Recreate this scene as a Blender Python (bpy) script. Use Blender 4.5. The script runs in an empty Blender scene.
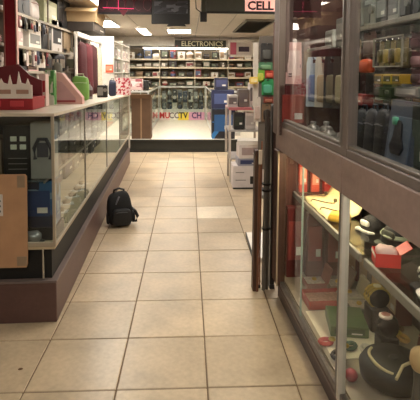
import bpy, bmesh, math, random
from mathutils import Matrix, Vector
random.seed(7)
SC = bpy.context.scene
COL = SC.collection

# ------------------------------------------------------------------ camera
CAM_H, FPX, PCX, PCY = 1.35, 465.0, 210.0, 105.9
YAW, PITCH, ROLL = math.radians(2.72), math.radians(4.04), math.radians(.33)
FWD = Vector((math.sin(YAW)*math.cos(PITCH), math.cos(YAW)*math.cos(PITCH), -math.sin(PITCH)))
_rt = Vector((math.cos(YAW), -math.sin(YAW), 0)); _up = _rt.cross(FWD)
RGT = math.cos(ROLL)*_rt + math.sin(ROLL)*_up
UPV = -math.sin(ROLL)*_rt + math.cos(ROLL)*_up
cam = bpy.data.cameras.new('camera')
cam.sensor_width = 36; cam.lens = 36*FPX/420
cam.shift_x = 0; cam.shift_y = -(200-PCY)/420
cam.clip_start = .02; cam.clip_end = 100
camo = bpy.data.objects.new('camera', cam); COL.objects.link(camo)
mw = Matrix((RGT, UPV, -FWD)).transposed().to_4x4(); mw.translation = (0, 0, CAM_H)
camo.matrix_world = mw
SC.camera = camo

# ------------------------------------------------------------------ world, exposure
w = bpy.data.worlds.new('world'); SC.world = w; w.use_nodes = True
w.node_tree.nodes['Background'].inputs[0].default_value = (1, .96, .91, 1)
w.node_tree.nodes['Background'].inputs[1].default_value = .15
SC.view_settings.view_transform = 'Standard'; SC.view_settings.look = 'None'
SC.view_settings.gamma = 1; SC.view_settings.use_curve_mapping = False
SC.view_settings.exposure = 0.47
SC.cycles.transparent_max_bounces = 32
SC.cycles.max_bounces = 8
LAMP = 12.5          # ceiling troffers
CASE_LAMP = 34.0    # tubes in the show cases

# ------------------------------------------------------------------ measuring helpers (pixel of the photo + a known plane -> place in the shop)
def ray(u, v): return FWD + RGT*((u-PCX)/FPX) + UPV*((PCY-v)/FPX)
class Frame:
    def __init__(s, o, deg):
        s.o = Vector((o[0], o[1], 0)); s.a = math.radians(deg)
        s.ex = Vector((math.cos(s.a), math.sin(s.a), 0)); s.ey = Vector((-math.sin(s.a), math.cos(s.a), 0))
    def w(s, x, y, z=0): return s.o + s.ex*x + s.ey*y + Vector((0, 0, z))
    def onx(s, u, v, x):
        d = ray(u, v); c = Vector((0, 0, CAM_H)); p = s.o + s.ex*x
        q = c + d*((p-c).dot(s.ex)/d.dot(s.ex)); return (q-s.o).dot(s.ey), q.z
    def ony(s, u, v, y):
        d = ray(u, v); c = Vector((0, 0, CAM_H)); p = s.o + s.ey*y
        q = c + d*((p-c).dot(s.ey)/d.dot(s.ey)); return (q-s.o).dot(s.ex), q.z
W0 = Frame((0, 0), 0)
LF = Frame((-.706, 2.466), 2.04)      # left display counter: near front corner, y runs along the aisle
RF = Frame((.574, 1.825), 2.37)       # right wall case: front plane, y runs along the aisle

# ------------------------------------------------------------------ materials
def lin(c):
    c = c/255.0
    return c/12.92 if c <= .04045 else ((c+.055)/1.055)**2.4
def rgb(c): return (lin(c[0]), lin(c[1]), lin(c[2]), 1)
MC = {}
def mat(c, rough=.5, metal=0, kind='plain', pal=None, scale=3, emit=0):
    key = (tuple(c), rough, metal, kind, tuple(pal) if pal else None, scale, emit)
    if key in MC: return MC[key]
    m = bpy.data.materials.new(kind); m.use_nodes = True
    nt = m.node_tree; N = nt.nodes; L = nt.links; b = N['Principled BSDF']
    b.inputs['Roughness'].default_value = rough; b.inputs['Metallic'].default_value = metal
    b.inputs['Base Color'].default_value = rgb(c)
    tc = N.new('ShaderNodeTexCoord')
    def noise(sc, det=3, src='Object', st=None):
        n = N.new('ShaderNodeTexNoise'); n.inputs['Scale'].default_value = sc; n.inputs['Detail'].default_value = det
        if st:
            mp = N.new('ShaderNodeMapping'); mp.inputs['Scale'].default_value = st
            L.new(tc.outputs[src], mp.inputs[0]); L.new(mp.outputs[0], n.inputs['Vector'])
        else: L.new(tc.outputs[src], n.inputs['Vector'])
        return n
    def vary(fac, a, k0, k1):
        r = N.new('ShaderNodeMapRange'); r.inputs[3].default_value = k0; r.inputs[4].default_value = k1
        r.inputs[1].default_value = .3; r.inputs[2].default_value = .7
        L.new(fac, r.inputs[0])
        mx = N.new('ShaderNodeMix'); mx.data_type = 'RGBA'; mx.blend_type = 'MULTIPLY'; mx.inputs[0].default_value = 1
        if isinstance(a, tuple): mx.inputs[6].default_value = a
        else: L.new(a, mx.inputs[6])
        L.new(r.outputs[0], mx.inputs[7]); return mx.outputs[2]
    def bump(fac, s, dist=.002):
        bp = N.new('ShaderNodeBump'); bp.inputs['Strength'].default_value = s; bp.inputs['Distance'].default_value = dist
        L.new(fac, bp.inputs['Height']); L.new(bp.outputs[0], b.inputs['Normal'])
    if kind == 'plain':
        n = noise(14); L.new(vary(n.outputs[0], rgb(c), .92, 1.06), b.inputs['Base Color'])
    elif kind == 'fabric':
        n = noise(60, 5); L.new(vary(n.outputs[0], rgb(c), .7, 1.2), b.inputs['Base Color']); bump(n.outputs[0], .5)
    elif kind == 'cardboard':
        n = noise(8, 5); n2 = noise(90, 2, st=(1, .06, .06))
        L.new(vary(n.outputs[0], rgb(c), .86, 1.08), b.inputs['Base Color']); bump(n2.outputs[0], .25)
    elif kind == 'wood':
        n = noise(9, 6, st=(6, 6, .5)); L.new(vary(n.outputs[0], rgb(c), .7, 1.25), b.inputs['Base Color']); bump(n.outputs[0], .15)
    elif kind == 'laminate':
        n = noise(5, 6, st=(1, 1, 3)); n2 = noise(45, 4)
        L.new(vary(n2.outputs[0], vary(n.outputs[0], rgb(c), .88, 1.1), .93, 1.05), b.inputs['Base Color']); bump(n2.outputs[0], .06)
    elif kind == 'metal':
        n = noise(30, 3, st=(1, 1, .05)); L.new(vary(n.outputs[0], rgb(c), .85, 1.1), b.inputs['Base Color'])
    elif kind == 'tile':
        oi = N.new('ShaderNodeObjectInfo')
        n = N.new('ShaderNodeTexNoise'); n.inputs['Scale'].default_value = 3.2; n.inputs['Detail'].default_value = 6
        ad = N.new('ShaderNodeVectorMath'); ad.operation = 'ADD'
        L.new(tc.outputs['Object'], ad.inputs[0]); L.new(oi.outputs['Location'], ad.inputs[1])
        L.new(ad.outputs[0], n.inputs['Vector'])
        n2 = noise(38, 4)
        c1 = vary(n.outputs[0], rgb(c), .76, 1.13); c2 = vary(n2.outputs[0], c1, .90, 1.07)
        r = N.new('ShaderNodeMapRange'); r.inputs[3].default_value = .90; r.inputs[4].default_value = 1.07
        L.new(oi.outputs['Random'], r.inputs[0])
        mx = N.new('ShaderNodeMix'); mx.data_type = 'RGBA'; mx.blend_type = 'MULTIPLY'; mx.inputs[0].default_value = 1
        L.new(c2, mx.inputs[6]); L.new(r.outputs[0], mx.inputs[7]); L.new(mx.outputs[2], b.inputs['Base Color'])
        rr = N.new('ShaderNodeMapRange'); rr.inputs[3].default_value = rough-.08; rr.inputs[4].default_value = rough+.14
        L.new(n.outputs[0], rr.inputs[0]); L.new(rr.outputs[0], b.inputs['Roughness']); bump(n2.outputs[0], .05)
    elif kind == 'print':
        v = N.new('ShaderNodeTexVoronoi'); v.distance = 'CHEBYCHEV'; v.inputs['Scale'].default_value = scale
        L.new(tc.outputs['Generated'], v.inputs['Vector'])
        s = N.new('ShaderNodeSeparateColor'); L.new(v.outputs['Color'], s.inputs[0])
        cr = N.new('ShaderNodeValToRGB'); cr.color_ramp.interpolation = 'CONSTANT'
        P = [c]+list(pal or [])
        while len(cr.color_ramp.elements) < len(P): cr.color_ramp.elements.new(.5)
        for i, e in enumerate(cr.color_ramp.elements):
            e.position = 0 if i == 0 else .35+.65*(i-1)/max(1, len(P)-1); e.color = rgb(P[i])
        L.new(s.outputs[0], cr.inputs[0]); L.new(cr.outputs[0], b.inputs['Base Color'])
    elif kind == 'emit':
        b.inputs['Emission Color'].default_value = rgb(c); b.inputs['Emission Strength'].default_value = emit
    MC[key] = m; return m
def glassmat(tint=(.93, .96, .94), k=1.0, rough=.015):
    key = ('glass', tint, k, rough)
    if key in MC: return MC[key]
    m = bpy.data.materials.new('glass'); m.use_nodes = True; nt = m.node_tree; N = nt.nodes; L = nt.links
    N.clear(); out = N.new('ShaderNodeOutputMaterial'); mx = N.new('ShaderNodeMixShader')
    t = N.new('ShaderNodeBsdfTransparent'); t.inputs[0].default_value = tint+(1,)
    g = N.new('ShaderNodeBsdfGlossy'); g.inputs['Roughness'].default_value = rough; g.inputs[0].default_value = (1, 1, 1, 1)
    f = N.new('ShaderNodeFresnel'); f.inputs[0].default_value = 1.5
    ge = N.new('ShaderNodeNewGeometry')
    a = N.new('ShaderNodeMath'); a.operation = 'SUBTRACT'; a.inputs[0].default_value = k; L.new(ge.outputs['Backfacing'], a.inputs[1]); a.use_clamp = True
    mu = N.new('ShaderNodeMath'); mu.operation = 'MULTIPLY'; L.new(f.outputs[0], mu.inputs[0]); L.new(a.outputs[0], mu.inputs[1])
    L.new(mu.outputs[0], mx.inputs[0]); L.new(t.outputs[0], mx.inputs[1]); L.new(g.outputs[0], mx.inputs[2]); L.new(mx.outputs[0], out.inputs[0])
    MC[key] = m; return m
GLASS = glassmat()
ALU = mat((150, 146, 138), .35, .8, 'metal'); CHROME = mat((190, 190, 188), .2, .9, 'metal')
BLACK = mat((22, 21, 22), .45); DARK = mat((44, 42, 42), .5); WHITE = mat((225, 220, 212), .5); GREY = mat((128, 126, 122), .5)
CREAM = mat((222, 208, 180), .5); BROWNLAM = mat((92, 66, 62), .42, 0, 'laminate'); BANDLAM = mat((166, 143, 134), .5, 0, 'laminate')
CARDB = mat((168, 122, 78), .8, 0, 'cardboard')

# ------------------------------------------------------------------ mesh helpers
class MB:
    def __init__(s): s.b = bmesh.new()
    def box(s, x0, x1, y0, y1, z0, z1, bev=0.0, seg=1):
        r = bmesh.ops.create_cube(s.b, size=1); vs = r['verts']
        bmesh.ops.scale(s.b, verts=vs, vec=(x1-x0, y1-y0, z1-z0)); bmesh.ops.translate(s.b, verts=vs, vec=((x0+x1)/2, (y0+y1)/2, (z0+z1)/2))
        if bev:
            es = list({e for v in vs for e in v.link_edges})
            bmesh.ops.bevel(s.b, geom=es, offset=min(bev, .45*min(abs(x1-x0), abs(y1-y0), abs(z1-z0))), segments=seg, affect='EDGES', profile=.5)
        return s
    def quad(s, pts, t):      # slab: quad pts extruded along its normal by t
        vs = [s.b.verts.new(p) for p in pts]; n = (Vector(pts[1])-Vector(pts[0])).cross(Vector(pts[2])-Vector(pts[0])).normalized()
        v2 = [s.b.verts.new(Vector(p)+n*t) for p in pts]; k = len(vs)
        s.b.faces.new(vs[::-1]); s.b.faces.new(v2)
        for i in range(k): s.b.faces.new((vs[i], vs[(i+1) % k], v2[(i+1) % k], v2[i]))
        return s
    def hexa(s, bot, top):    # 4 bottom + 4 top points
        a = [s.b.verts.new(p) for p in bot]; c = [s.b.verts.new(p) for p in top]
        s.b.faces.new(a[::-1]); s.b.faces.new(c)
        for i in range(4): s.b.faces.new((a[i], a[(i+1) % 4], c[(i+1) % 4], c[i]))
        return s
    def prism(s, poly, y0, y1):   # polygon in xz, extruded in y
        a = [s.b.verts.new((p[0], y0, p[1])) for p in poly]; c = [s.b.verts.new((p[0], y1, p[1])) for p in poly]; k = len(a)
        s.b.faces.new(a); s.b.faces.new(c[::-1])
        for i in range(k): s.b.faces.new((a[(i+1) % k], a[i], c[i], c[(i+1) % k]))
        return s
    def lathe(s, prof, n=16, c=(0, 0, 0), ax='z'):
        rings = []
        for r, h in prof:
            ring = []
            for i in range(n):
                a = 2*math.pi*i/n; x, y = r*math.cos(a), r*math.sin(a)
                p = {'z': (x, y, h), 'y': (x, h, y), 'x': (h, x, y)}[ax]
                ring.append(s.b.verts.new(Vector(p)+Vector(c)))
            rings.append(ring)
        for A, B in zip(rings, rings[1:]):
            for i in range(n): s.b.faces.new((A[i], A[(i+1) % n], B[(i+1) % n], B[i]))
        s.b.faces.new(rings[0][::-1]); s.b.faces.new(rings[-1]); return s
    def cyl(s, c, r, h, n=14, ax='z'): return s.lathe([(r, 0), (r, h)], n, c, ax)
    def tube(s, pts, r, n=8, closed=False):
        pts = [Vector(p) for p in pts]; rings = []; K = len(pts)
        for i, p in enumerate(pts):
            t = (pts[(i+1) % K]-pts[i-1]) if closed else (pts[min(i+1, K-1)]-pts[max(i-1, 0)])
            t.normalize(); q = t.to_track_quat('Z', 'Y'); rr = r[i] if isinstance(r, (list, tuple)) else r
            rings.append([s.b.verts.new(p+q@Vector((rr*math.cos(2*math.pi*k/n), rr*math.sin(2*math.pi*k/n), 0))) for k in range(n)])
        for i in range(K if closed else K-1):
            A, B = rings[i], rings[(i+1) % K]
            for k in range(n): s.b.faces.new((A[k], A[(k+1) % n], B[(k+1) % n], B[k]))
        if not closed: s.b.faces.new(rings[0][::-1]); s.b.faces.new(rings[-1])
        return s
    def blob(s, w, d, h, sx=6, z0=0, f=None, e=.5):   # rounded superellipsoid cushion, base at z0, centred in x and y
        nu, nv = 4*sx, 2*sx; rings = []
        sg = lambda a: math.copysign(abs(a)**e, a)
        for j in range(nv+1):
            ph = -math.pi/2+math.pi*j/nv; ring = []
            for i in range(nu):
                th = 2*math.pi*i/nu
                p = Vector((w/2*sg(math.cos(ph))*sg(math.cos(th)), d/2*sg(math.cos(ph))*sg(math.sin(th)), z0+h/2+h/2*sg(math.sin(ph))))
                if f: p = f(p)
                ring.append(s.b.verts.new(p))
            rings.append(ring)
        for A, B in zip(rings, rings[1:]):
            for i in range(nu): s.b.faces.new((A[i], A[(i+1) % nu], B[(i+1) % nu], B[i]))
        bmesh.ops.remove_doubles(s.b, verts=s.b.verts[:], dist=1e-5); return s
    def done(s, name, m, parent=None, smooth=False):
        bmesh.ops.recalc_face_normals(s.b, faces=s.b.faces[:])
        me = bpy.data.meshes.new(name); s.b.to_mesh(me); s.b.free(); me.materials.append(m)
        if smooth:
            for p in me.polygons: p.use_smooth = True
        o = bpy.data.objects.new(name, me); COL.objects.link(o)
        if parent: o.parent = parent
        return o
def tag(o, label=None, cat=None, group=None, kind=None):
    if label: o['label'] = label
    if cat: o['category'] = cat
    if group: o['group'] = group
    if kind: o['kind'] = kind
    return o
def root(name, label, cat, loc=(0, 0, 0), rz=0, group=None, kind=None):
    o = bpy.data.objects.new(name, None); o.empty_display_size = .05; COL.objects.link(o)
    o.location = loc; o.rotation_euler = (0, 0, rz); return tag(o, label, cat, group, kind)
def text_part(name, s, size, m, parent, loc, rot, depth=.002, align='CENTER', xs=1.0, bold=0):
    cu = bpy.data.curves.new(name, 'FONT'); cu.body = s; cu.size = size; cu.align_x = align; cu.align_y = 'CENTER'
    cu.extrude = depth; cu.offset = bold; cu.resolution_u = 2
    t = bpy.data.objects.new('tmp', cu); COL.objects.link(t)
    dg = bpy.context.evaluated_depsgraph_get(); me = bpy.data.meshes.new_from_object(t.evaluated_get(dg))
    bpy.data.objects.remove(t); me.name = name; me.materials.clear(); me.materials.append(m)
    o = bpy.data.objects.new(name, me); COL.objects.link(o); o.parent = parent; o.location = loc; o.rotation_euler = rot; o.scale = (xs, 1, 1)
    return o
def copy_tree(o, parent=None):
    c = o.copy(); COL.objects.link(c)
    if parent: c.parent = parent
    for ch in o.children: copy_tree(ch, c)
    return c
FACE = (math.pi/2, 0, 0)     # text that faces -y

# ------------------------------------------------------------------ the room
TS, TX0, TY0, GAP = .3888, -.691, 1.910, .006
fl = MB().box(-2.8, 2.6, -2.6, 15.7, -.06, -.004).done('floor', mat((112, 92, 70), .8)); tag(fl, kind='structure')
def tile_mesh(name, m):
    b = MB(); b.box(-(TS-GAP)/2, (TS-GAP)/2, -(TS-GAP)/2, (TS-GAP)/2, -.008, 0, .0025); o = b.done(name, m, fl); return o
TILE = mat((190, 170, 142), .30, 0, 'tile'); PALE = mat((228, 212, 188), .32, 0, 'tile')
t0 = tile_mesh('tile', TILE); tp = tile_mesh('pale_tile', PALE); first = True
for i in range(-3, 7):
    for j in range(-4, 16):
        x, y = TX0+(i+.5)*TS, TY0+(j+.5)*TS
        if x < -1.0 and y > 2.75 or x > .95 and y < 2.4 or y > 8.1: continue
        pale = (i == 2 and j == 6)
        if pale: tp.location = (x, y, 0); tp['label'] = 'paler replacement floor tile'; continue
        o = t0 if first else t0.copy()
        if not first: COL.objects.link(o)
        first = False
        o.location = (x, y, random.uniform(-.0012, .0006)); o.rotation_euler = (random.uniform(-.002, .002), random.uniform(-.002, .002), random.uniform(-.003, .003))
d_ = ray(20.5, 369); k_ = -CAM_H/d_.z
st_ = MB().lathe([(.011, 0), (.009, .0012), (.004, .0016)], 11).done('stain', mat((96, 66, 40), .8), fl); st_.location = (d_.x*k_, d_.y*k_, .0002); st_.scale = (1, .8, 1)
WALL = mat((206, 196, 182), .7)
for nm, a in (('wall_left', (-2.8, -2.7, -2.6, 15.7, 0, 2.6)), ('wall_right', (2.4, 2.5, -2.6, 15.7, 0, 2.6)), ('wall_back', (-2.8, 2.5, 15.5, 15.6, 0, 2.6)), ('wall_front', (-2.8, 2.5, -2.6, -2.5, 0, 2.6))):
    tag(MB().box(*a).done(nm, WALL), kind='structure')
ce = tag(MB().box(-2.8, 2.5, -2.6, 15.7, 2.51, 2.6).done('ceiling', mat((150, 145, 138), .7)), kind='structure')
cp = None
for i in range(7):
    for j in range(8):
        x, y = -2.7+.37+i*.73, 6.3+.61+j*1.22
        if cp is None:
            cp = MB().box(-.355, .355, -.6, .6, 2.497, 2.512, .004).done('ceiling_panel', mat((196, 184, 170), .85), ce); o = cp
        else: o = cp.copy(); COL.objects.link(o)
        o.location = (x, y, random.uniform(-.002, .002))
# lamps of the shop, then unseen ones added for brightness
DIFF = mat((255, 247, 234), .5, 0, 'emit', emit=LAMP)
def troffer(x, y, w, d, label, z=2.49):
    r = root('ceiling_light', label, 'light', (x, y, z), 0)
    f = MB(); f.box(-w/2-.03, w/2+.03, -d/2-.03, -d/2, -.03, .005, .003).box(-w/2-.03, w/2+.03, d/2, d/2+.03, -.03, .005, .003)
    f.box(-w/2-.03, -w/2, -d/2, d/2, -.03, .005, .003).box(w/2, w/2+.03, -d/2, d/2, -.03, .005, .003); f.done('frame', WHITE, r)
    MB().box(-w/2, w/2, -d/2, d/2, -.025, -.012).done('diffuser', DIFF, r)
troffer(-2.1, 10.9, .85, 1.4, 'wide bright ceiling light over the left shelves, left of the header sign')
troffer(-1.2, 12.9, .24, 2.0, 'narrow bright ceiling light strip slanting just right of the wide light')
troffer(-.24, 12.7, .6, 1.1, 'bright ceiling light showing just under the hanging screen')
for k, (x, y) in enumerate(((-1.2, 7.7), (.9, 7.7), (-1.0, 5.6), (.5, 3.6), (-.5, -.5), (-.3, 7.75), (1.95, 6.6))):  # unseen lights, added out of view to light the shop
    troffer(x, y, .6, 1.2, ['added ceiling light hidden behind the left header panel', 'added ceiling light hidden behind the right header panel', 'added unseen ceiling light above the middle of the left counter', 'added unseen ceiling light above the start of the right wall case', 'added unseen ceiling light above the near end of the aisle', 'added unseen ceiling light behind the header over the aisle', 'added unseen ceiling light near the right wall behind the wall case'][k])
vx0, vy0 = 1.5, 10.2
r = root('ceiling_vent', 'dark ceiling vent grille with slats at upper right behind the header', 'vent', (1.55, 11.4, 2.49))
MB().box(-.3, .3, -1.45, 1.45, -.005, .004).done('backing', mat((60, 58, 54), .7), r)
fb = MB(); fb.box(-.33, .33, -1.48, -1.44, -.03, .004).box(-.33, .33, 1.44, 1.48, -.03, .004).box(-.33, -.29, -1.44, 1.44, -.03, .004).box(.29, .33, -1.44, 1.44, -.03, .004); fb.done('frame', mat((120, 114, 104), .6), r)
s0 = None
for k in range(12):
    y = -1.32+k*.24
    if s0 is None: s0 = MB().quad([(-.29, -.03, -.028), (.29, -.03, -.028), (.29, .03, -.006), (-.29, .03, -.006)], .006).done('slat', mat((92, 88, 80), .6), r); o = s0
    else: o = s0.copy(); COL.objects.link(o)
    o.location = (0, y, 0)
# raised platform at the back
PZ = .215
pl = MB().box(-2.0, 2.3, 7.90, 15.5, 0, PZ-.012).done('trim_platform', mat((40, 42, 38), .55)); tag(pl, kind='structure')
pl.location = (0, 0, 0)
MB().box(-2.0, 2.3, 7.88, 15.5, PZ-.012, PZ, .003).done('platform_top', mat((232, 222, 204), .4), pl)
MB().box(-2.0, 2.3, 7.872, 7.905, PZ-.03, PZ+.002, .004).done('nosing', mat((54, 54, 50), .4, .3), pl)
MB().box(-2.0, 2.3, 7.885, 7.90, 0, .03).done('kick_strip', mat((30, 31, 29), .5), pl)

# ------------------------------------------------------------------ goods: each built front to -y, base at z=0, centred in x
def carton(name, label, cat, w, d, h, m, acc=None, group=None, flap=False):
    r = MB().box(-w/2, w/2, 0, d, 0, h*.985, .003).done(name, m); tag(r, label, cat, group)
    MB().box(-w/2+.002, w/2-.002, .002, d/2-.0015, h*.985, h, .001).done('lid_flap', m, r)
    MB().box(-w/2+.002, w/2-.002, d/2+.0015, d-.002, h*.985, h, .001).done('lid_flap', m, r)
    if acc:
        pl_ = MB().box(-w*.40, w*.40, -.0025, .001, h*.25, h*.80, .0008).done('printed_label', acc, r)
        MB().box(w*.05, w*.33, -.0036, -.002, h*.32, h*.44, .0004).done('price_sticker', WHITE, pl_)
    return r
def hang_card(name, label, cat, w, d, h, m, acc, group=None):
    b = MB(); b.box(-w/2, w/2, d-.003, d, 0, h*.88, .001); b.prism([(-w/2, h*.88), (-w*.1, h*.88), (-w*.1, h*.95), (w*.1, h*.95), (w*.1, h*.88), (w/2, h*.88), (w*.42, h), (-w*.42, h)], d-.003, d)
    r = b.done(name, m); tag(r, label, cat, group)
    MB().blob(w*.72, d*1.7, h*.55, 3, h*.10, lambda p: Vector((p.x, p.y*.5+d*.6, p.z)), .35).done('blister', acc, r, True)
    MB().tube([(0, d+.05, h*.965), (0, d-.02, h*.965), (0, d-.03, h*.98)], .0035, 6).done('hook', CHROME, r)
    return r
def pouch(name, label, cat, w, d, h, m, acc=None, group=None):
    def f(p):
        t = p.z/h; k = 1-.45*max(0, t-.6)/.4; j = .05*math.sin(p.x/w*17+p.z/h*9)+.04*math.sin(p.z/h*21-p.x/w*11); return Vector((p.x*(1-.12*t+j), p.y*(k+2*j)+d/2, p.z*(1+.03*math.sin(p.x/w*13)*t)))
    r = MB().blob(w, d, h, 4, 0, f, .45).done(name, m, None, True); tag(r, label, cat, group)
    MB().tube([(-w*.2, d*.5, h*.93), (-w*.16, d*.5, h*1.08), (w*.16, d*.5, h*1.08), (w*.2, d*.5, h*.93)], h*.02, 6).done('handle', acc or m, r)
    MB().tube([(-w*.38, d*.05, h*.72), (0, -d*.04, h*.74), (w*.38, d*.05, h*.72)], h*.012, 6).done('zip', acc or GREY, r)
    return r
def bottle(name, label, cat, w, d, h, m, acc, group=None):
    R = w/2; r = MB().lathe([(R*.9, 0), (R, .02*h), (R, .62*h), (R*.85, .72*h), (R*.38, .82*h), (R*.36, .88*h)], 14, (0, d/2, 0)).done(name, m, None, True); tag(r, label, cat, group)
    MB().lathe([(R*.45, .87*h), (R*.45, .98*h), (R*.4, h)], 12, (0, d/2, 0)).done('cap', acc, r); MB().lathe([(R*1.015, .15*h), (R*1.015, .52*h)], 14, (0, d/2, 0)).done('printed_label', acc, r)
    return r
def speaker(name, label, cat, w, d, h, m, acc, group=None):
    r = MB().box(-w/2, w/2, 0, d, 0, h, .008, 2).done(name, m); tag(r, label, cat, group)
    q = min(w, h*.6)*.40; MB().lathe([(q, -.004), (q, .002), (q*.3, .003)], 16, (0, 0, h*.36), 'y').done('cone', acc, r)
    MB().lathe([(q*.5, -.004), (q*.5, .002)], 12, (0, 0, h*.80), 'y').done('tweeter', acc, r)
    return r
def radio(name, label, cat, w, d, h, m, acc, group=None):
    r = MB().box(-w/2, w/2, 0, d, 0, h*.9, .008, 2).done(name, m); tag(r, label, cat, group)
    MB().box(-w*.45, w*.1, -.003, .002, h*.15, h*.75, .002).done('grille', acc, r); MB().lathe([(h*.14, -.012), (h*.14, .001)], 12, (w*.3, 0, h*.55), 'y').done('dial', GREY, r)
    MB().tube([(w*.4, d*.6, h*.85), (w*.2, d*.6, h*1.0)], .004, 6).done('antenna', CHROME, r); return r
def cap_hat(name, label, cat, w, d, h, m, acc, group=None):
    R = w/2
    def f(p): return Vector((p.x, p.y+d*.62, max(p.z, 0)))
    r = MB().blob(w, d*.76, h*2, 4, -h, f, .9).done(name, m, None, True); tag(r, label, cat, group)
    pts = []; b = MB(); n = 10; top = [b.b.verts.new((R*.9*math.cos(math.pi+math.pi*i/n), d*.34+d*.34*math.sin(math.pi+math.pi*i/n), .012-.01*abs(math.cos(math.pi*i/n)))) for i in range(n+1)]
    bot = [b.b.verts.new((v.co.x, v.co.y, v.co.z-.006)) for v in top]
    b.b.faces.new(top); b.b.faces.new(bot[::-1])
    for i in range(n): b.b.faces.new((top[i], bot[i], bot[i+1], top[i+1]))
    b.b.faces.new((top[n], bot[n], bot[0], top[0])); b.done('brim', acc, r)
    MB().blob(w*.5, .012, h*.42, 3, h*.3, lambda p: Vector((p.x, p.y+d*.27, p.z)), .6).done('front_patch', acc, r, True)
    MB().lathe([(.008, 0), (.006, .006)], 8, (0, d*.62, h*.985)).done('top_button', m, r); return r
def roll(name, label, cat, w, d, h, m, acc, group=None):
    R = h/2; r = MB().lathe([(R, -w/2), (R, w/2)], 16, (0, d/2, R), 'x').done(name, m, None, False); tag(r, label, cat, group)
    MB().lathe([(R*.4, -w/2-.004), (R*.4, w/2+.004)], 10, (0, d/2, R), 'x').done('core', acc, r); return r
def standee(name, label, cat, w, d, h, m, acc, group=None):
    lean = d*.6; b = MB(); b.hexa([(-w/2, 0, 0), (w/2, 0, 0), (w/2, .012, 0), (-w/2, .012, 0)], [(-w/2, lean, h), (w/2, lean, h), (w/2, lean+.012, h), (-w/2, lean+.012, h)])
    r = b.done(name, m); tag(r, label, cat, group)
    MB().hexa([(-w*.38, lean*.2-.004, h*.2), (w*.38, lean*.2-.004, h*.2), (w*.38, lean*.2, h*.2), (-w*.38, lean*.2, h*.2)], [(-w*.38, lean*.8-.004, h*.8), (w*.38, lean*.8-.004, h*.8), (w*.38, lean*.8, h*.8), (-w*.38, lean*.8, h*.8)]).done('printed_label', acc, r)
    return r
def place(fn, name, label, cat, fm, plane, box, off, d, m, acc=None, zb=None, group=None, zt=None, tw=0):
    """box = u0,v0,u1,v1 in the photo; plane 'x' stands facing across the aisle, 'y' faces the camera"""
    u0, v0, u1, v1 = box; um, vm = (u0+u1)/2, (v0+v1)/2
    g = fm.onx if plane == 'x' else fm.ony
    a0, a1 = g(u0, vm, off)[0], g(u1, vm, off)[0]; z1, z0 = g(um, v0, off)[1], g(um, v1, off)[1]
    if zb is not None: z0 = zb
    if zt is not None: z1 = zt
    W, Hh = abs(a1-a0), max(.02, z1-z0)
    o = fn(name, label, cat, W, d, Hh, m, acc, group) if fn is not carton else carton(name, label, cat, W, d, Hh, m, acc, group)
    c = (a0+a1)/2
    if plane == 'y': o.location = fm.w(c, off, z0); o.rotation_euler = (0, 0, fm.a+tw)
    else:
        o.location = fm.w(off, c, z0); o.rotation_euler = (0, 0, fm.a+(math.pi/2 if fm is not RF else -math.pi/2)+tw)
    return o
def P(c, *pal, scale=4): return mat(c, .45, 0, 'print', pal, scale)

# ------------------------------------------------------------------ left display counter
LL, LD = 4.47, .62
def ltop(y): return 1.135-.0243*y
lc = root('display_counter', 'long glass display counter on a brown laminate plinth along the left of the aisle', 'counter', LF.w(0, 0), LF.a)
MB().box(-LD, 0, 0, LL, 0, .22, .003).done('plinth', BROWNLAM, lc)
MB().box(-LD-.004, .004, -.004, LL+.004, .22, .232, .002).done('plinth_edge', mat((112, 98, 94), .4, 0, 'laminate'), lc)
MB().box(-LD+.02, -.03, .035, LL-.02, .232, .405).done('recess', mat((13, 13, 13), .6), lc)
MB().box(-LD, -.005, .004, LL, .402, .42, .002).done('deck', mat((196, 180, 150), .5), lc)
MB().cyl((-.07, .015, .232), .006, .172, 10).done('chrome_post', CHROME, lc)
tr = mat((176, 164, 144), .4, .2)
f = MB(); f.box(-LD, .003, -.002, .016, .418, .444, .004).box(-.012, .003, 0, LL, .418, .440, .003); f.done('bottom_trim', tr, lc)
seams = [0, .9, 2.03, 3.2, LL]
for a, b in zip(seams, seams[1:]):
    m = MB(); e = .004
    m.hexa([(-.009, a+e, .43), (-.003, a+e, .43), (-.003, b-e, .43), (-.009, b-e, .43)], [(-.009, a+e, ltop(a)-.02), (-.003, a+e, ltop(a)-.02), (-.003, b-e, ltop(b)-.02), (-.009, b-e, ltop(b)-.02)]); m.done('glass_pane', GLASS, lc)
    if a: MB().box(-.011, .001, a-.005, a+.005, .43, ltop(a)-.015, .001).done('pane_joint', ALU, lc)
MB().box(-LD+.004, -.012, .004, .010, .43, ltop(0)-.018).done('glass_end', GLASS, lc)
MB().box(-.014, .002, -.001, .013, .43, ltop(0)-.012, .003).done('corner_trim', tr, lc)
MB().box(-.02, .004, LL-.03, LL, .232, ltop(LL)-.01, .003).done('corner_trim', mat((210, 206, 198), .4), lc)
MB().hexa([(-LD, .01, .42), (-LD+.012, .01, .42), (-LD+.012, LL, .42), (-LD, LL, .42)], [(-LD, .01, ltop(0)-.02), (-LD+.012, .01, ltop(0)-.02), (-LD+.012, LL, ltop(LL)-.02), (-LD, LL, ltop(LL)-.02)]).done('back_panel', mat((58, 56, 56), .5), lc)
MB().hexa([(-LD-.005, -.01, ltop(0)-.016), (.008, -.01, ltop(0)-.016), (.008, LL+.005, ltop(LL)-.016), (-LD-.005, LL+.005, ltop(LL)-.016)], [(-LD-.005, -.01, ltop(0)), (.008, -.01, ltop(0)), (.008, LL+.005, ltop(LL)), (-LD-.005, LL+.005, ltop(LL))]).done('worktop', mat((204, 190, 170), .35), lc)
MB().box(-LD+.02, -.06, .03, LL-.03, .755, .763).done('glass_shelf', glassmat((.85, .9, .87)), lc)
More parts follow.
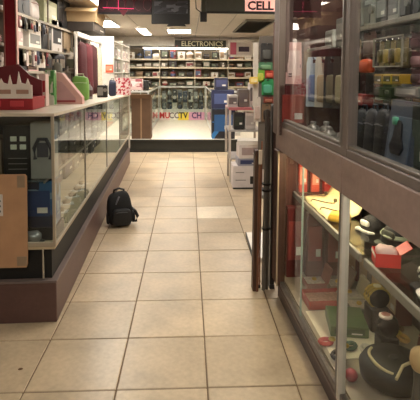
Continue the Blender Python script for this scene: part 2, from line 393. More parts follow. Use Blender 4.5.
MB().box(-.066, -.058, .03, LL-.03, .753, .766, .002).done('shelf_edge', ALU, lc)
# what lies inside its near end
SH, DK = .764, .421
def L_(x, y, z): return LF.w(x, y, z)
o = carton('electronics_box', 'black box with white icons in the near end of the left counter', 'box', .15, .12, .29, mat((30, 30, 32), .4)); o.location = L_(-.225, .12, SH); o.rotation_euler.z = LF.a
for q, (a, c) in enumerate(((-.02, .22), (.03, .22), (-.02, .175), (.03, .175))):
    MB().box(a-.017, a+.017, -.003, .001, c-.014, c+.014, .003).done('icon', mat((214, 222, 210), .5), o)
for q in range(3): MB().box(-.05, .05, -.002, .001, .05+.03*q, .054+.03*q).done('printed_line', GREY, o)
o = carton('headset_box', 'grey white box with dark headset print in the near left counter corner', 'box', .13, .08, .31, mat((150, 150, 148), .4)); o.location = L_(-.085, .10, SH); o.rotation_euler.z = LF.a
MB().tube([(-.04, -.001, .11), (-.045, -.001, .17), (-.02, -.001, .22), (.02, -.001, .22), (.045, -.001, .17), (.04, -.001, .11)], .011, 8).done('headset_print', mat((44, 46, 56), .5), o)
MB().box(-.03, .03, -.003, .001, .12, .2, .01).done('dark_print', mat((60, 62, 74), .5), o)
o = carton('brown_parcel', 'plain brown parcel on the counter glass shelf at the left edge', 'box', .16, .2, .22, mat((138, 120, 98), .7, 0, 'cardboard')); o.location = L_(-.40, .14, SH); o.rotation_euler.z = LF.a
o = carton('blue_carton', 'dark blue printed carton below the shelf in the near counter end', 'box', .20, .16, .26, P((22, 34, 62), (40, 92, 140), (18, 26, 48), (120, 150, 170), scale=3), mat((30, 60, 110), .4)); o.location = L_(-.13, .10, .49); o.rotation_euler.z = LF.a
o2 = carton('black_carton', 'low flat black carton under the dark blue printed carton', 'box', .22, .2, .068, mat((28, 28, 32), .5)); o2.location = L_(-.13, .09, DK); o2.rotation_euler.z = LF.a
o = carton('grey_carton', 'brown grey carton on the counter deck behind the cardboard sheet', 'box', .22, .2, .3, mat((110, 96, 82), .6, 0, 'cardboard')); o.location = L_(-.37, .12, DK); o.rotation_euler.z = LF.a
o = root('hair_dryer', 'grey silver hand dryer lying in front of the low black carton', 'appliance', L_(-.13, .05, DK), LF.a)
MB().lathe([(.02, -.05), (.03, -.04), (.034, .02), (.02, .04)], 14, (0, .0, .036), 'x').done('barrel', mat((150, 150, 150), .3, .5), o, True)
MB().tube([(.02, 0, .03), (.03, -.002, .012), (.06, 0, .014)], .011, 8).done('grip', DARK, o)
# goods along the deck and shelf, behind the long side panes
k = 0
cols = [((34, 40, 60), 'dark navy'), ((46, 46, 48), 'charcoal'), ((104, 100, 94), 'grey'), ((26, 26, 28), 'black'), ((50, 60, 80), 'slate blue'), ((92, 82, 68), 'tan')]
ords = ['nearest', 'second', 'third', 'fourth', 'fifth', 'sixth', 'seventh', 'eighth', 'ninth', 'tenth', 'eleventh', 'twelfth']
for row, (z, hh, lim) in enumerate(((SH, .2, 11), (DK, .22, 11))):
    y = .42
    for q in range(lim):
        wd = random.uniform(.22, .33); c, cn = cols[(q*2+row*3+q//3) % 6]; h = hh*random.uniform(.65, 1.0)
        if y+wd > LL-.05: break
        o = carton('stock_carton', '%s carton, %s from the near end %s' % (cn, ords[q], 'on the left counter glass shelf' if row == 0 else 'on the left counter bottom deck'), 'box', wd, .18, h, mat(c, .45), mat(tuple(min(255, a+30) for a in c), .5), 'cartons inside the left counter')
        o.location = L_(-.28-.05*random.random(), y+wd/2, z); o.rotation_euler.z = LF.a+math.pi/2; y += wd+.02+.06*random.random()
# small white cards lying in the counter
for q in range(5):
    o = root('white_blister', 'small white blister pack on the counter deck, %s from the near end' % ords[q], 'package', L_(-.12, .62+q*.19, DK), LF.a+.3*q, 'white blister packs on the counter deck')
    MB().box(-.05, .05, -.035, .035, 0, .006, .002).done('card', WHITE, o); MB().blob(.06, .04, .03, 2, .005).done('blister', mat((170, 150, 120), .3), o, True)
# cardboard sheet in front of the counter end
x1, zt_ = LF.ony(27, 174, -.006); zb_ = LF.ony(25, 267, -.006)[1]
o = root('cardboard_sheet', 'worn brown cardboard sheet taped over the near end of the left counter', 'cardboard', L_(x1, -.006, zb_), LF.a)
hc = zt_-zb_
b = MB(); b.prism([(-.36, 0), (-.012, 0), (-.004, .02), (0, hc-.01), (-.01, hc), (-.36, hc)], -.006, 0); b.done('sheet', mat((188, 146, 110), .8, 0, 'cardboard'), o)
MB().box(-.36, -.125, -.0075, -.005, hc*.56, hc*.79, .001).done('white_label', mat((214, 206, 196), .6), o)
for q in range(3): MB().box(-.36, -.135, -.009, -.007, hc*(.60+.055*q), hc*(.62+.055*q)).done('printed_line', mat((90, 80, 74), .6), o)
MB().box(-.05, -.01, -.008, .003, hc*.86, hc*.99, .001).done('tape', mat((150, 128, 104), .3), o)
MB().box(-.06, -.008, -.008, .003, .01, hc*.12, .001).done('tape', mat((150, 128, 104), .3), o)

# ------------------------------------------------------------------ goods on the left counter
def onc(fn, name, label, cat, box, x, d, m, acc=None, **k):
    # stands on the counter top, facing the aisle or the camera
    pl = k.pop('plane', 'y'); off = k.pop('off')
    return place(fn, name, label, cat, LF, pl, box, off, d, m, acc, zb=(ltop(off) if pl == 'y' else ltop(LF.onx((box[0]+box[2])/2, box[3], off)[0])), **k)
RED = mat((150, 24, 34), .45); DRED = mat((104, 16, 26), .5)
o = root('display_carton', 'red display carton with white jagged flame header on the left counter end', 'box', L_(-.36, .30, ltop(.3)), LF.a)
MB().box(-.28, .17, 0, .26, 0, .075, .003).done('tray', RED, o)
hd = [(-.28, .068), (.17, .068), (.17, .145)]
for q in range(9): xx = .17-.05*q; hd += [(xx-.012, .150+.01*(q % 2)), (xx-.025, .185+.040*((q*5) % 3)/2), (xx-.036, .152)]
hd += [(-.28, .16)]
MB().prism(hd, -.006, 0).done('jagged_header', mat((226, 212, 200), .5), o)
MB().prism([(-.28, .07), (.17, .07), (.17, .17), (.10, .20), (.03, .27), (-.1, .25), (-.28, .27)], .20, .212).done('back_card', DRED, o)
for q in range(3): MB().box(-.22+.13*q, -.14+.13*q, -.004, .001, .02, .055, .002).done('printed_mark', mat((196, 60, 66), .5), o)
for q in range(4): MB().box(-.22+.1*q, -.15+.1*q, -.009, -.005, .095, .12, .002).done('printed_line', mat((170, 130, 110), .5), o)
o = onc(carton, 'white_carton', 'white carton with red side next to the red display carton', 'box', (39, 74, 46, 106), 0, .08, mat((216, 190, 180), .5), RED, off=.75)
o = onc(carton, 'green_striped_carton', 'narrow green and white carton standing between white and pink packs', 'box', (45, 70, 54, 106), 0, .08, P((206, 206, 190), (62, 124, 60), (96, 150, 84), scale=3), None, off=.95)
PINK = mat((216, 168, 160), .5)
o = root('pink_package', 'large pale pink slanted package on the left counter before the green bag', 'package', L_(-.21, 1.12, ltop(1.12)), LF.a)
MB().prism([(-.09, 0), (.15, 0), (.15, .05), (.0, .235), (-.09, .245)], 0, .09).done('body', PINK, o)
MB().prism([(-.06, .02), (.11, .02), (.10, .05), (.0, .17), (-.06, .18)], -.003, .001).done('printed_panel', mat((196, 150, 150), .5), o)
MB().box(-.05, .1, -.005, -.001, .015, .03).done('red_stripe', mat((150, 50, 56), .5), o)
o = onc(pouch, 'green_bag', 'bright green crinkled bag behind the pink package on the left counter', 'bag', (70, 76, 89, 107), 0, .1, mat((122, 168, 80), .45), mat((200, 214, 180), .5), off=1.75)
o = onc(bottle, 'clear_bottle', 'grey bottle with white label right of the green bag', 'bottle', (85, 82, 92, 104), 0, .08, mat((150, 146, 150), .3), mat((90, 60, 60), .5), off=2.3)
o = onc(pouch, 'grey_bag', 'grey and green small bag between carton and pink package', 'bag', (52, 62, 62, 80), 0, .06, mat((120, 116, 104), .5), DARK, off=1.5)
o = onc(pouch, 'blue_bag', 'dark blue small bag standing before the checkered carton', 'bag', (108, 80, 116, 94), 0, .1, mat((40, 44, 70), .5), DARK, off=3.4)
o = onc(carton, 'checkered_carton', 'red and white checkered carton at the far end of the left counter', 'box', (115, 78, 130, 93), 0, .14, P((226, 210, 206), (176, 50, 66), (220, 190, 190), scale=9), None, off=4.1)
o = onc(radio, 'counter_radio', 'small black radio lying on the left counter before the checkered carton', 'radio', (97, 84, 107, 98), 0, .08, BLACK, GREY, off=2.9)

# ------------------------------------------------------------------ shelving along the left wall
SX = -1.95
ws = root('stock_shelving', 'tall grey wall shelving behind the left counter, loaded with boxes', 'shelf', (0, 0, 0))
SHM = mat((140, 128, 114), .5)
levels = [.5, 1.08, 1.36, 1.655, 2.03]
for z in levels: MB().box(-2.5, SX, 4.2, 9.3, z-.022, z, .003).done('shelf', SHM, ws)
for z in levels: MB().box(SX-.004, SX+.008, 4.2, 9.3, z-.03, z+.004, .002).done('price_rail', mat((160, 150, 134), .5), ws)
MB().box(-2.53, -2.5, 4.2, 9.3, 0, 2.42).done('back_panel', mat((58, 50, 46), .7), ws)
for y in (4.2, 5.36, 6.7, 8.0, 9.27): MB().box(-2.5, SX-.01, y, y+.03, 0, 2.42, .003).done('upright', mat((120, 110, 100), .5), ws)
o = root('red_end_panel', 'tall dark red display panel in front of the left wall shelving', 'panel', (-1.9, 5.0, 0))
x0, x1 = W0.ony(5, 40, 5.0)[0], W0.ony(17, 40, 5.0)[0]
o.location = ((x0+x1)/2, 5.0, 0)
MB().box(-(x1-x0)/2, (x1-x0)/2, -.02, .02, 0, 2.3, .004).done('panel', mat((140, 18, 36), .5), o); MB().box(-(x1-x0)/2-.004, -(x1-x0)/2+.01, -.026, .022, 0, 2.3, .002).done('edge_strip', mat((170, 110, 100), .5), o)
MB().box((x1-x0)/2-.006, (x1-x0)/2+.008, -.026, .022, 0, 2.3, .002).done('edge_strip', mat((190, 150, 140), .5), o)
MB().box(-.1, .1, -.15, .15, 0, .03, .004).done('foot', BLACK, o)
def onw(fn, name, label, cat, box, lv, d, m, acc=None, **k):
    return place(fn, name, label, cat, W0, 'x', box, SX-.03, d, m, acc, zb=(levels[lv] if lv is not None else None), **k)
# top level
onw(speaker, 'black_speaker', 'black speaker on the top left wall shelf right of the red panel', 'speaker', (18, -6, 30, 12), 4, .2, BLACK, DARK)
onw(pouch, 'white_bag', 'white bag with a red mark on the top left wall shelf', 'bag', (31, -2, 41, 12), 4, .15, mat((214, 204, 198), .5), RED)
onw(carton, 'pale_green_carton', 'pale green carton on the top left wall shelf', 'box', (44, 1, 57, 18), 4, .25, mat((176, 178, 142), .6), mat((206, 206, 180), .6))
onw(speaker, 'large_speaker', 'large black speaker on the top left wall shelf after the green carton', 'speaker', (58, -2, 70, 20), 4, .3, BLACK, DARK)
o = root('open_carton', 'open tan carton overhanging the far end of the top left wall shelf', 'box', (-1.78, 8.35, levels[4]+.152), .06)
MB().hexa([(-.3, -.55, .0), (.22, -.55, .0), (.22, .5, .0), (-.3, .5, .0)], [(-.34, -.6, .22), (.26, -.6, .22), (.26, .55, .22), (-.34, .55, .22)]).done('body', mat((176, 150, 112), .8, 0, 'cardboard'), o)
MB().quad([(.26, -.6, .22), (.26, .55, .22), (.37, .5, .15), (.37, -.55, .15)], .006).done('flap', mat((160, 134, 100), .8, 0, 'cardboard'), o)
MB().quad([(-.34, -.6, .22), (.26, -.6, .22), (.24, -.72, .15), (-.32, -.72, .15)], .006).done('flap', mat((170, 144, 106), .8, 0, 'cardboard'), o)
o = carton('flat_dark_carton', 'flat dark carton under the open tan carton on the top shelf', 'box', 1.1, .5, .15, mat((60, 52, 46), .6), mat((90, 80, 70), .6)); o.location = (-1.78+.22, 8.35, levels[4]+.001); o.rotation_euler.z = math.pi/2
# third level
onw(carton, 'slim_white_carton', 'slim white carton right beside the red panel on the left wall shelf', 'box', (18, 28, 23, 46), 3, .2, mat((226, 216, 206), .5), mat((196, 170, 166), .5))
onw(carton, 'wide_white_carton', 'wide white carton with grey print on the left wall shelf', 'box', (29, 31, 41, 47), 3, .2, mat((228, 220, 210), .5), GREY)
onw(radio, 'black_radio', 'black radio on the third left wall shelf right of the wide white carton', 'radio', (42, 24, 51, 44), 3, .2, BLACK, DARK)
onw(carton, 'leaning_white_carton', 'white carton with black side standing after the black radio', 'box', (52, 20, 62, 42), 3, .16, mat((206, 198, 190), .5), DARK)
onw(carton, 'tan_carton', 'flat tan carton at the far third left wall shelf', 'box', (64, 32, 73, 41), 3, .25, mat((150, 128, 100), .7, 0, 'cardboard'))
# second level: dark bottles and gadgets
names = ['black', 'olive', 'white', 'charcoal', 'brown', 'pale']
cc = [(34, 32, 34), (74, 70, 50), (206, 198, 188), (56, 54, 56), (84, 60, 46), (170, 156, 140)]
u = 25
o = root('white_frame_sign', 'white framed stand shaped like a small arch on the left wall shelf', 'stand', (SX-.06, W0.onx(30, 60, SX-.06)[0], levels[2]), math.pi/2)
f = MB(); f.box(-.17, -.10, -.02, .02, 0, .24, .006).box(.07, .13, -.02, .02, 0, .27, .006).box(-.19, .15, -.022, .022, .22, .29, .006); f.done('arch', mat((222, 206, 200), .5), o); MB().box(-.2, .17, -.05, .06, 0, .02, .004).done('base', mat((190, 150, 146), .5), o)
for q in range(6):
    onw([bottle, bottle, hang_card, bottle, speaker, bottle][q], 'shelf_canister' if q not in (2, 4) else ('hanging_pack' if q == 2 else 'small_speaker'), '%s %s on the second left wall shelf, %s right of the white arch' % (names[q], ['canister', 'canister', 'hanging pack', 'canister', 'speaker', 'canister'][q], ords[q]), 'goods', (38+q*6, 48, 43+q*6, 64), 2, .1, mat(cc[q], .4), mat(cc[(q+2) % 6], .4), group='goods on the second left wall shelf')
for q in range(6):
    onw(carton, 'low_carton', '%s low carton behind the counter goods, %s right of the red panel' % (names[(q+3) % 6], ords[q]), 'box', (19+q*9, 66, 27+q*9, 82), 1, .2, mat(cc[(q+3) % 6], .5), mat(cc[q], .5), group='cartons on the lower left wall shelf')
for q in range(3):
    place([carton, pouch, carton][q], ['grey_parcel', 'red_bag', 'mixed_carton'][q], ['grey parcel at the upper left edge, left of the red panel', 'pale red bag at the left edge, left of the red panel', 'brown white carton at the left edge below the pale red bag'][q], ['box', 'bag', 'box'][q], W0, 'x', [(-6, 8, 4, 30), (-6, 32, 4, 54), (-6, 52, 4, 72)][q], SX, .2, [mat((150, 140, 132), .5), mat((176, 110, 104), .5), P((130, 110, 96), (200, 190, 180), (60, 50, 48))][q], [WHITE, WHITE, None][q], zb=[2.03, 1.655, 1.36][q])

kinds = [(carton, 'carton'), (speaker, 'speaker'), (bottle, 'canister'), (radio, 'radio'), (pouch, 'bag'), (carton, 'carton'), (hang_card, 'pack')]
cl = [((40, 38, 40), 'black'), ((96, 72, 54), 'brown'), ((214, 206, 196), 'white'), ((70, 66, 48), 'olive'), ((120, 40, 44), 'red'), ((56, 60, 76), 'slate'), ((168, 150, 124), 'tan')]
for lv, y0, y1, hmax in ((3, 8.66, 9.25, .27), (2, 8.42, 9.25, .22), (1, 8.40, 9.25, .2)):
    y = y0; q = 0
    while y < y1-.2:
        wd = random.uniform(.12, .2); fn, kn = kinds[(q*3+lv) % 7]; c, cn = cl[(q*2+lv*3) % 7]
        o = fn('shelf_'+kn, '%s %s on the %s left wall shelf, %s in the far row' % (cn, kn, {3: 'third', 2: 'second', 1: 'lowest'}[lv], ords[q]), 'goods', wd, .14, hmax*random.uniform(.6, 1), mat(c, .5), mat(cl[(q+3) % 7][0], .5), 'goods in the far rows of the left wall shelves')
        o.location = (SX-.03, y+wd/2, levels[lv]); o.rotation_euler.z = math.pi/2; y += wd+.03; q += 1
        if q > 11: break
for lv, y0, n_, hh in ((3, 5.62, 6, .15), (4, 5.5, 7, .13)):
    for q in range(n_):
        c, cn = cl[(q*3+lv) % 7]
        o = hang_card('edge_pack', '%s small pack clipped under the edge of the %s left wall shelf, %s along' % (cn, {3: 'third', 4: 'top'}[lv], ords[q]), 'package', .09, .02, hh*(1+.2*(q % 2)), mat(c, .5), mat(cl[(q+2) % 7][0], .4), 'small packs clipped under the left shelf edges')
        o.location = (SX+.035, y0+.17*q+.03*(q % 3), levels[lv]-.035-hh*(1+.2*(q % 2))); o.rotation_euler.z = math.pi/2
for q in range(7):      # a second row behind the first goods
    c, cn = cl[(q*3) % 7]
    o = carton('rear_carton', '%s carton at the rear of the third left wall shelf, %s along' % (cn, ords[q]), 'box', .2, .14, .16+.04*(q % 3), mat(c, .5), None, 'cartons in the rear row of the third left shelf'); o.location = (-2.30, 5.5+.24*q, levels[3]); o.rotation_euler.z = math.pi/2

# hanging garments and a white frame further along the left wall
gr = root('garment_rack', 'white garment rack frame standing at the far left wall', 'rack', (0, 0, 0))
ya, yb, GX = 6.85, 8.75, -1.62
f = MB()
MB().tube([(GX, ya, 0), (GX, ya, 1.9)], .022, 8).done('post', WHITE, gr); MB().tube([(GX, yb, 0), (GX, yb, 1.9)], .03, 8).done('post', WHITE, gr)
MB().box(GX-.03, GX+.03, ya, yb, 1.87, 1.94, .006).done('top_rail', mat((232, 226, 216), .5), gr)
for y in (ya, yb): MB().box(GX-.25, GX+.2, y-.02, y+.02, 0, .03, .004).done('foot', WHITE, gr)
def garment(label, y, wd, z0, c, rz=0):
    r = root('hanging_garment', label, 'garment', (GX, y, 1.87), rz, 'garments on the white rack')
    b = MB(); n = 14; pts = []
    for zi, (z, k) in enumerate(((0-.06, .25), (-.12, .8), (-.35, .85), (-.7, .95), (z0-1.87, 1.0))):
        ring = []
        for i in range(n):
            a = 2*math.pi*i/n; rr = 1+.12*math.sin(5*a+zi)
            ring.append(b.b.verts.new((.10*k*rr*math.cos(a), wd/2*k*rr*math.sin(a), z)))
        pts.append(ring)
    for A, B in zip(pts, pts[1:]):
        for i in range(n): b.b.faces.new((A[i], A[(i+1) % n], B[(i+1) % n], B[i]))
    b.b.faces.new(pts[0]); b.b.faces.new(pts[-1][::-1]); b.done('cloth', mat(c, .9, 0, 'fabric'), r, True)
    MB().tube([(0, -wd*.35, -.11), (0, 0, -.05), (0, 0, .02), (.02, 0, .03)], .006, 6).done('hanger', CHROME, r)
garment('dark maroon hanging garment nearest on the white rack', 7.15, .45, 1.0, (66, 16, 22))
garment('deep red hanging garment in the middle of the white rack', 7.58, .42, .98, (84, 20, 28))
garment('brownish red hanging garment before the cream one on the rack', 7.97, .36, 1.0, (62, 22, 24))
garment('cream hanging garment at the far end of the white rack', 8.38, .4, .85, (196, 184, 160))
# white cartons and mixed goods stacked at the far left
fs = root('far_shelving', 'white shelving of stacked white cartons at the far left wall', 'shelf', (0, 0, 0))
FX = -1.75
for z in (.4, .72, 1.04, 1.36, 1.70, 2.1): MB().box(-2.3, FX, 11.2, 14.2, z-.02, z, .003).done('shelf', WHITE, fs)
MB().box(-2.3, FX-.01, 11.2, 11.215, 0, 2.2, .003).done('end_panel', WHITE, fs)
for y in (11.22, 12.7, 14.17): MB().box(-2.3, FX-.01, y, y+.03, 0, 2.2, .003).done('upright', WHITE, fs)
q = 0
for z in (.72, 1.04, 1.36, 1.70):
    for y in (11.4, 11.95, 12.85, 13.45):
        c = [(230, 224, 214), (222, 210, 200), (120, 124, 104), (206, 180, 170), (150, 146, 140)][(q*3+int(z*4)) % 5]
        cn = ['white', 'cream', 'olive', 'pinkish', 'grey'][(q*3+int(z*4)) % 5]
        o = carton('stacked_carton', '%s carton on the far left shelving, %s from the front, %s shelf' % (cn, ords[q % 4], ['lowest', 'second', 'third', 'fourth'][q//4]), 'box', .46, .3, random.uniform(.22, .3), mat(c, .5), mat((170, 150, 146), .5), 'cartons on the far left shelving')
        o.location = (FX-.03, y+.23, z); o.rotation_euler.z = math.pi/2; q += 1

o = place(carton, 'orange_notice', 'orange red notice box fixed to the near end of the far left shelving', 'box', W0, 'y', (105.5, 64.5, 113, 72.5), 11.178, .021, mat((226, 92, 64), .5), mat((240, 150, 120), .5))

# ------------------------------------------------------------------ black backpack on the floor
bx, by = -.595, 4.09
bp = root('backpack', 'black backpack standing on the tiles against the left counter plinth', 'bag', (bx, by, 0), .25); bp.scale = (1.0, 1.0, .94)
BK = mat((15, 15, 17), .75, 0, 'fabric'); BK2 = mat((22, 22, 25), .6, 0, 'fabric')
def bf(p):
    t = p.z/.31; k = 1-.30*max(0, t-.45); return Vector((p.x*k-.02*t, p.y*(k-.1*t)+.02*t, p.z*(1+.06*math.sin(p.x*9))))
MB().blob(.225, .15, .31, 7, 0, bf, .5).done('body', BK, bp, True)
def pf(p): return Vector((p.x*(1-.6*max(0, p.z-.1)), p.y-.078, p.z))
MB().blob(.17, .06, .16, 5, .015, pf, .5).done('front_pocket', BK2, bp, True)
fpk = bpy.data.objects['front_pocket']; MB().tube([(-.075, -.095, .135), (-.03, -.108, .148), (.03, -.108, .148), (.075, -.095, .135)], .004, 6).done('zip', mat((80, 80, 84), .4, .5), fpk)
MB().tube([(-.06, .03, .285), (-.055, .02, .33), (-.01, .015, .345), (.03, .02, .33), (.03, .03, .285)], .010, 8).done('top_handle', BK2, bp, True)
for s in (-1, 1): MB().blob(.03, .09, .1, 3, .02, lambda p, s=s: Vector((p.x+s*.112, p.y, p.z)), .6).done('side_pocket', BK2, bp, True)
MB().tube([(.085, -.02, .17), (.125, -.03, .13), (.145, -.035, .08), (.135, -.03, .035), (.10, -.02, .03)], [.012, .013, .014, .012, .010], 8).done('shoulder_strap', BK2, bp, True)
MB().tube([(-.05, -.08, .22), (-.035, -.085, .26), (-.02, -.07, .29)], .008, 6).done('strap', mat((96, 96, 104), .5), bp)
MB().box(.10, .115, -.05, -.03, .14, .16, .003).done('buckle', mat((70, 70, 74), .4), bp)

# ------------------------------------------------------------------ header with signs hanging across the shop
HY = 7.0
def sx(u, v=10): return W0.ony(u, v, HY)[0]
def sz(v, u=190): return W0.ony(u, v, HY)[1]
NEON = mat((225, 60, 110), .4, 0, 'emit', emit=.9)
o = root('dark_red_sign', 'dark maroon hanging sign panel with thin pink tube lettering, left of the screen', 'sign', ((sx(98)+sx(152))/2, HY, 0))
hw = (sx(152)-sx(98))/2
MB().box(-hw, hw, 0, .05, sz(13), 2.495, .004).done('panel', mat((62, 20, 30), .5), o)
MB().box(-hw, hw, -.01, .052, sz(15), sz(13), .003).done('bottom_rail', mat((34, 22, 24), .5), o)
zl, zh = sz(10.2), sz(-2)
for q in range(6):      # faint tube outlines as round letters
    cx = -hw*.82+q*hw*.33; pts = [(cx+.062*math.cos(a*.523), -.012, (sz(5)+.09*math.sin(a*.523))) for a in (range(2, 11) if q in (1, 4) else range(12))]
    MB().tube(pts, .0035, 5, q not in (1, 4)).done('tube_letter', mat((120, 34, 56), .4, 0, 'emit', emit=.06), o)
MB().tube([(sx(103)-o.location.x, -.012, sz(8.8)), (sx(134)-o.location.x, -.012, sz(9.5))], .006, 6).done('tube_line', NEON, o)
MB().tube([(sx(118.5)-o.location.x, -.012, sz(-1)), (sx(118.5)-o.location.x, -.012, sz(11))], .005, 6).done('tube_line', NEON, o)
MB().prism([(sx(119)-o.location.x, sz(11)), (sx(128)-o.location.x, sz(11)), (sx(123.5)-o.location.x, sz(17))], -.02, 0).done('pointer', mat((120, 14, 44), .5), o)
o = root('hanging_screen', 'black flat screen hanging from the ceiling at the middle of the header', 'screen', ((sx(152)+sx(190))/2, HY-.12, 0))
hw = (sx(190)-sx(152))/2
b = MB(); b.box(-hw, hw, 0, .07, sz(25), 2.42, .008); b.done('case', mat((16, 16, 18), .4), o)
MB().box(-hw*.86, hw*.88, -.004, .002, sz(15), 2.40, .002).done('display', P((40, 42, 50), (92, 96, 106), (58, 60, 70), (24, 24, 28), scale=5), o)
MB().prism([(-hw*.2, sz(27)), (hw*.8, sz(27)), (hw*.7, sz(24.5)), (-hw*.1, sz(24.5))], .0, .05).done('stand_mount', BLACK, o)
MB().cyl((0, .04, 2.40), .02, .11).done('ceiling_pole', DARK, o)
o = root('dark_green_sign', 'dark grey green hanging header panel left of the pink lit sign', 'sign', ((sx(206)+sx(245))/2, HY, 0))
hw = (sx(245)-sx(206))/2
MB().box(-hw, hw, 0, .05, sz(11), 2.495, .004).done('panel', mat((70, 74, 70), .5), o)
MB().box(-hw, hw, -.01, .052, sz(13), sz(11), .003).done('bottom_rail', mat((34, 34, 32), .5), o)
o = root('lit_cell_sign', 'pink lit sign lettered CELL hanging at the right end of the header', 'sign', ((sx(245)+sx(277))/2, HY, 0))
hw = (sx(277)-sx(245))/2
lbx = MB().box(-hw, hw, 0, .06, sz(10.5), 2.495, .004).done('light_box', mat((246, 186, 172), .5, 0, 'emit', emit=.55), o)
MB().box(-hw, hw, -.01, .062, sz(13), sz(10.5), .003).done('bottom_rail', mat((34, 32, 30), .5), o)
text_part('lettering', 'CELL', (sz(0)-sz(10))*1.2, mat((46, 20, 22), .5), lbx, (-.01, -.006, sz(5.3)), FACE, .004, xs=1.02, bold=.006)
o = root('hanging_cables', 'black hanging speaker box with cables between screen and green header panel', 'fixture', (sx(203.5), HY-.03, 0))
MB().box(-.05, .05, -.03, .03, sz(22), sz(12), .006).done('box', BLACK, o); MB().box(-.035, .035, -.02, .02, sz(12), 2.49, .004).done('bracket', mat((52, 54, 44), .5), o)
MB().tube([(-.12, 0, 2.49), (-.11, 0, 2.3), (-.03, .0, sz(13))], .008, 6).done('cable', BLACK, o)

# ------------------------------------------------------------------ back of the shop, on the platform
AF = mat((206, 206, 200), .4, .3)
def show_counter(label, x0, x1, y0, y1, fronts):
    r = root('glass_showcase', label, 'counter', (x0, y0, PZ)); w, d, h = x1-x0, y1-y0, 1.035-PZ
    MB().box(0, w, 0, d, 0, .05, .003).done('base', mat((200, 194, 184), .5), r)
    MB().box(0, w, 0, d, h-.03, h, .003).done('top', glassmat((.9, .94, .92)), r)
    MB().box(.01, w-.01, .01, d-.01, .42, .428).done('glass_shelf', glassmat((.85, .9, .87)), r)
    for a in (0, w-.025):
        for c in (0, d-.025): MB().box(a, a+.025, c, c+.025, .05, h-.02, .002).done('post', AF, r)
    for z in (.05, h-.04):
        b = MB(); b.box(0, w, -.003, .02, z, z+.03, .002).box(0, w, d-.02, d+.003, z, z+.03, .002).box(-.003, .02, 0, d, z, z+.03, .002).box(w-.02, w+.003, 0, d, z, z+.03, .002); b.done('rail', AF, r)
    for q in fronts:
        a = {'front': (.025, w-.025, .004, .009), 'left': (.004, .009, .025, d-.025), 'right': (w-.009, w-.004, .025, d-.025)}[q]
        MB().box(a[0], a[1], a[2], a[3], .08, h-.04).done('glass_pane', GLASS, r)
    return r
show_counter('wide glass showcase across the back of the white platform', -.72, .44, 11.2, 11.75, ['front'])
show_counter('long glass showcase on the left side of the white platform', -1.2, -.70, 8.35, 11.75, ['right', 'front'])
show_counter('long glass showcase on the right side of the white platform', .43, .95, 8.35, 11.75, ['left', 'front'])
# lettered strip standing in the back showcase
o = root('lettered_strip', 'colourful strip of letters along the bottom of the back showcase', 'sign', (-.14, 11.185, PZ+.002))
seg = [(-.55, -.29, (236, 214, 206), 'MU', (200, 40, 40)), (-.29, -.10, (230, 226, 214), 'CC', (120, 110, 110)), (-.10, .16, (240, 214, 70), 'TV', (50, 40, 20)), (.16, .54, (226, 170, 196), 'CH', (90, 60, 110))]
for a, b_, c, t, tc in seg:
    sp_ = MB().box(a, b_, 0, .006, 0, .19, .001).done('strip', mat(c, .5), o)
    text_part('lettering', t, .20, mat(tc, .5), sp_, ((a+b_)/2, -.003, .105), FACE, .002, xs=.85, bold=.006)
# goods in and on the showcases
pal = [((110, 114, 114), 'grey'), ((50, 52, 54), 'black'), ((150, 152, 148), 'pale grey'), ((92, 86, 84), 'brown grey'), ((196, 190, 180), 'white'), ((60, 70, 90), 'blue grey')]
fnl = [(speaker, 'speaker'), (radio, 'radio'), (carton, 'carton'), (bottle, 'canister'), (speaker, 'speaker'), (carton, 'carton')]
for row, z in enumerate((PZ+.25, PZ+.43)):
    if row == 0:
        st = MB().box(-.6, .36, 11.3, 11.7, PZ+.05, PZ+.25, .004).done('display_step', WHITE); tag(st, 'white display step inside the wide back showcase', 'step')
    for q in range(8):
        c, cn = pal[(q*5+row*3) % 6]; fn, kn = fnl[(q+row*2) % 6]
        o = fn('gadget_'+kn, '%s %s in the wide back showcase, %s from the left %s' % (cn, kn, ords[q], 'on the step' if row == 0 else 'on the glass shelf'), 'gadget', .11, .12, .155+.03*(q % 2) if row == 0 else .26+.07*((q*3) % 4)/3, mat(c, .4), mat(pal[(q+2) % 6][0], .4), 'gadgets in the wide back showcase')
        o.location = (-.58+q*.128, 11.34+.03*(q % 2), z)
for q in range(6):
    o = carton('poster_carton', '%s printed carton in the left platform showcase, %s from the front' % (['white', 'blue', 'pink white', 'pale', 'dark blue', 'white'][q], ords[q]), 'box', .3, .2, .5-.05*(q % 3), P((214, 212, 208), [(120, 140, 190), (60, 80, 150), (220, 150, 160), (180, 180, 170), (40, 50, 90), (200, 190, 190)][q], (90, 96, 120), scale=3), None, 'cartons in the left platform showcase')
    o.location = (-.8, 8.55+q*.5+.15, PZ+.052); o.rotation_euler.z = math.pi/2
    o = carton('poster_carton', '%s carton in the right platform showcase, %s from the front' % (['pink', 'white', 'purple', 'orange', 'white', 'red'][q], ords[q]), 'box', .3, .2, .5-.06*(q % 3), P((206, 200, 204), [(200, 130, 160), (220, 220, 216), (130, 110, 160), (210, 140, 70), (230, 226, 220), (180, 60, 60)][q], (120, 100, 130), scale=3), None, 'cartons in the right platform showcase')
    o.location = (.52, 8.55+q*.5+.15, PZ+.052); o.rotation_euler.z = -math.pi/2
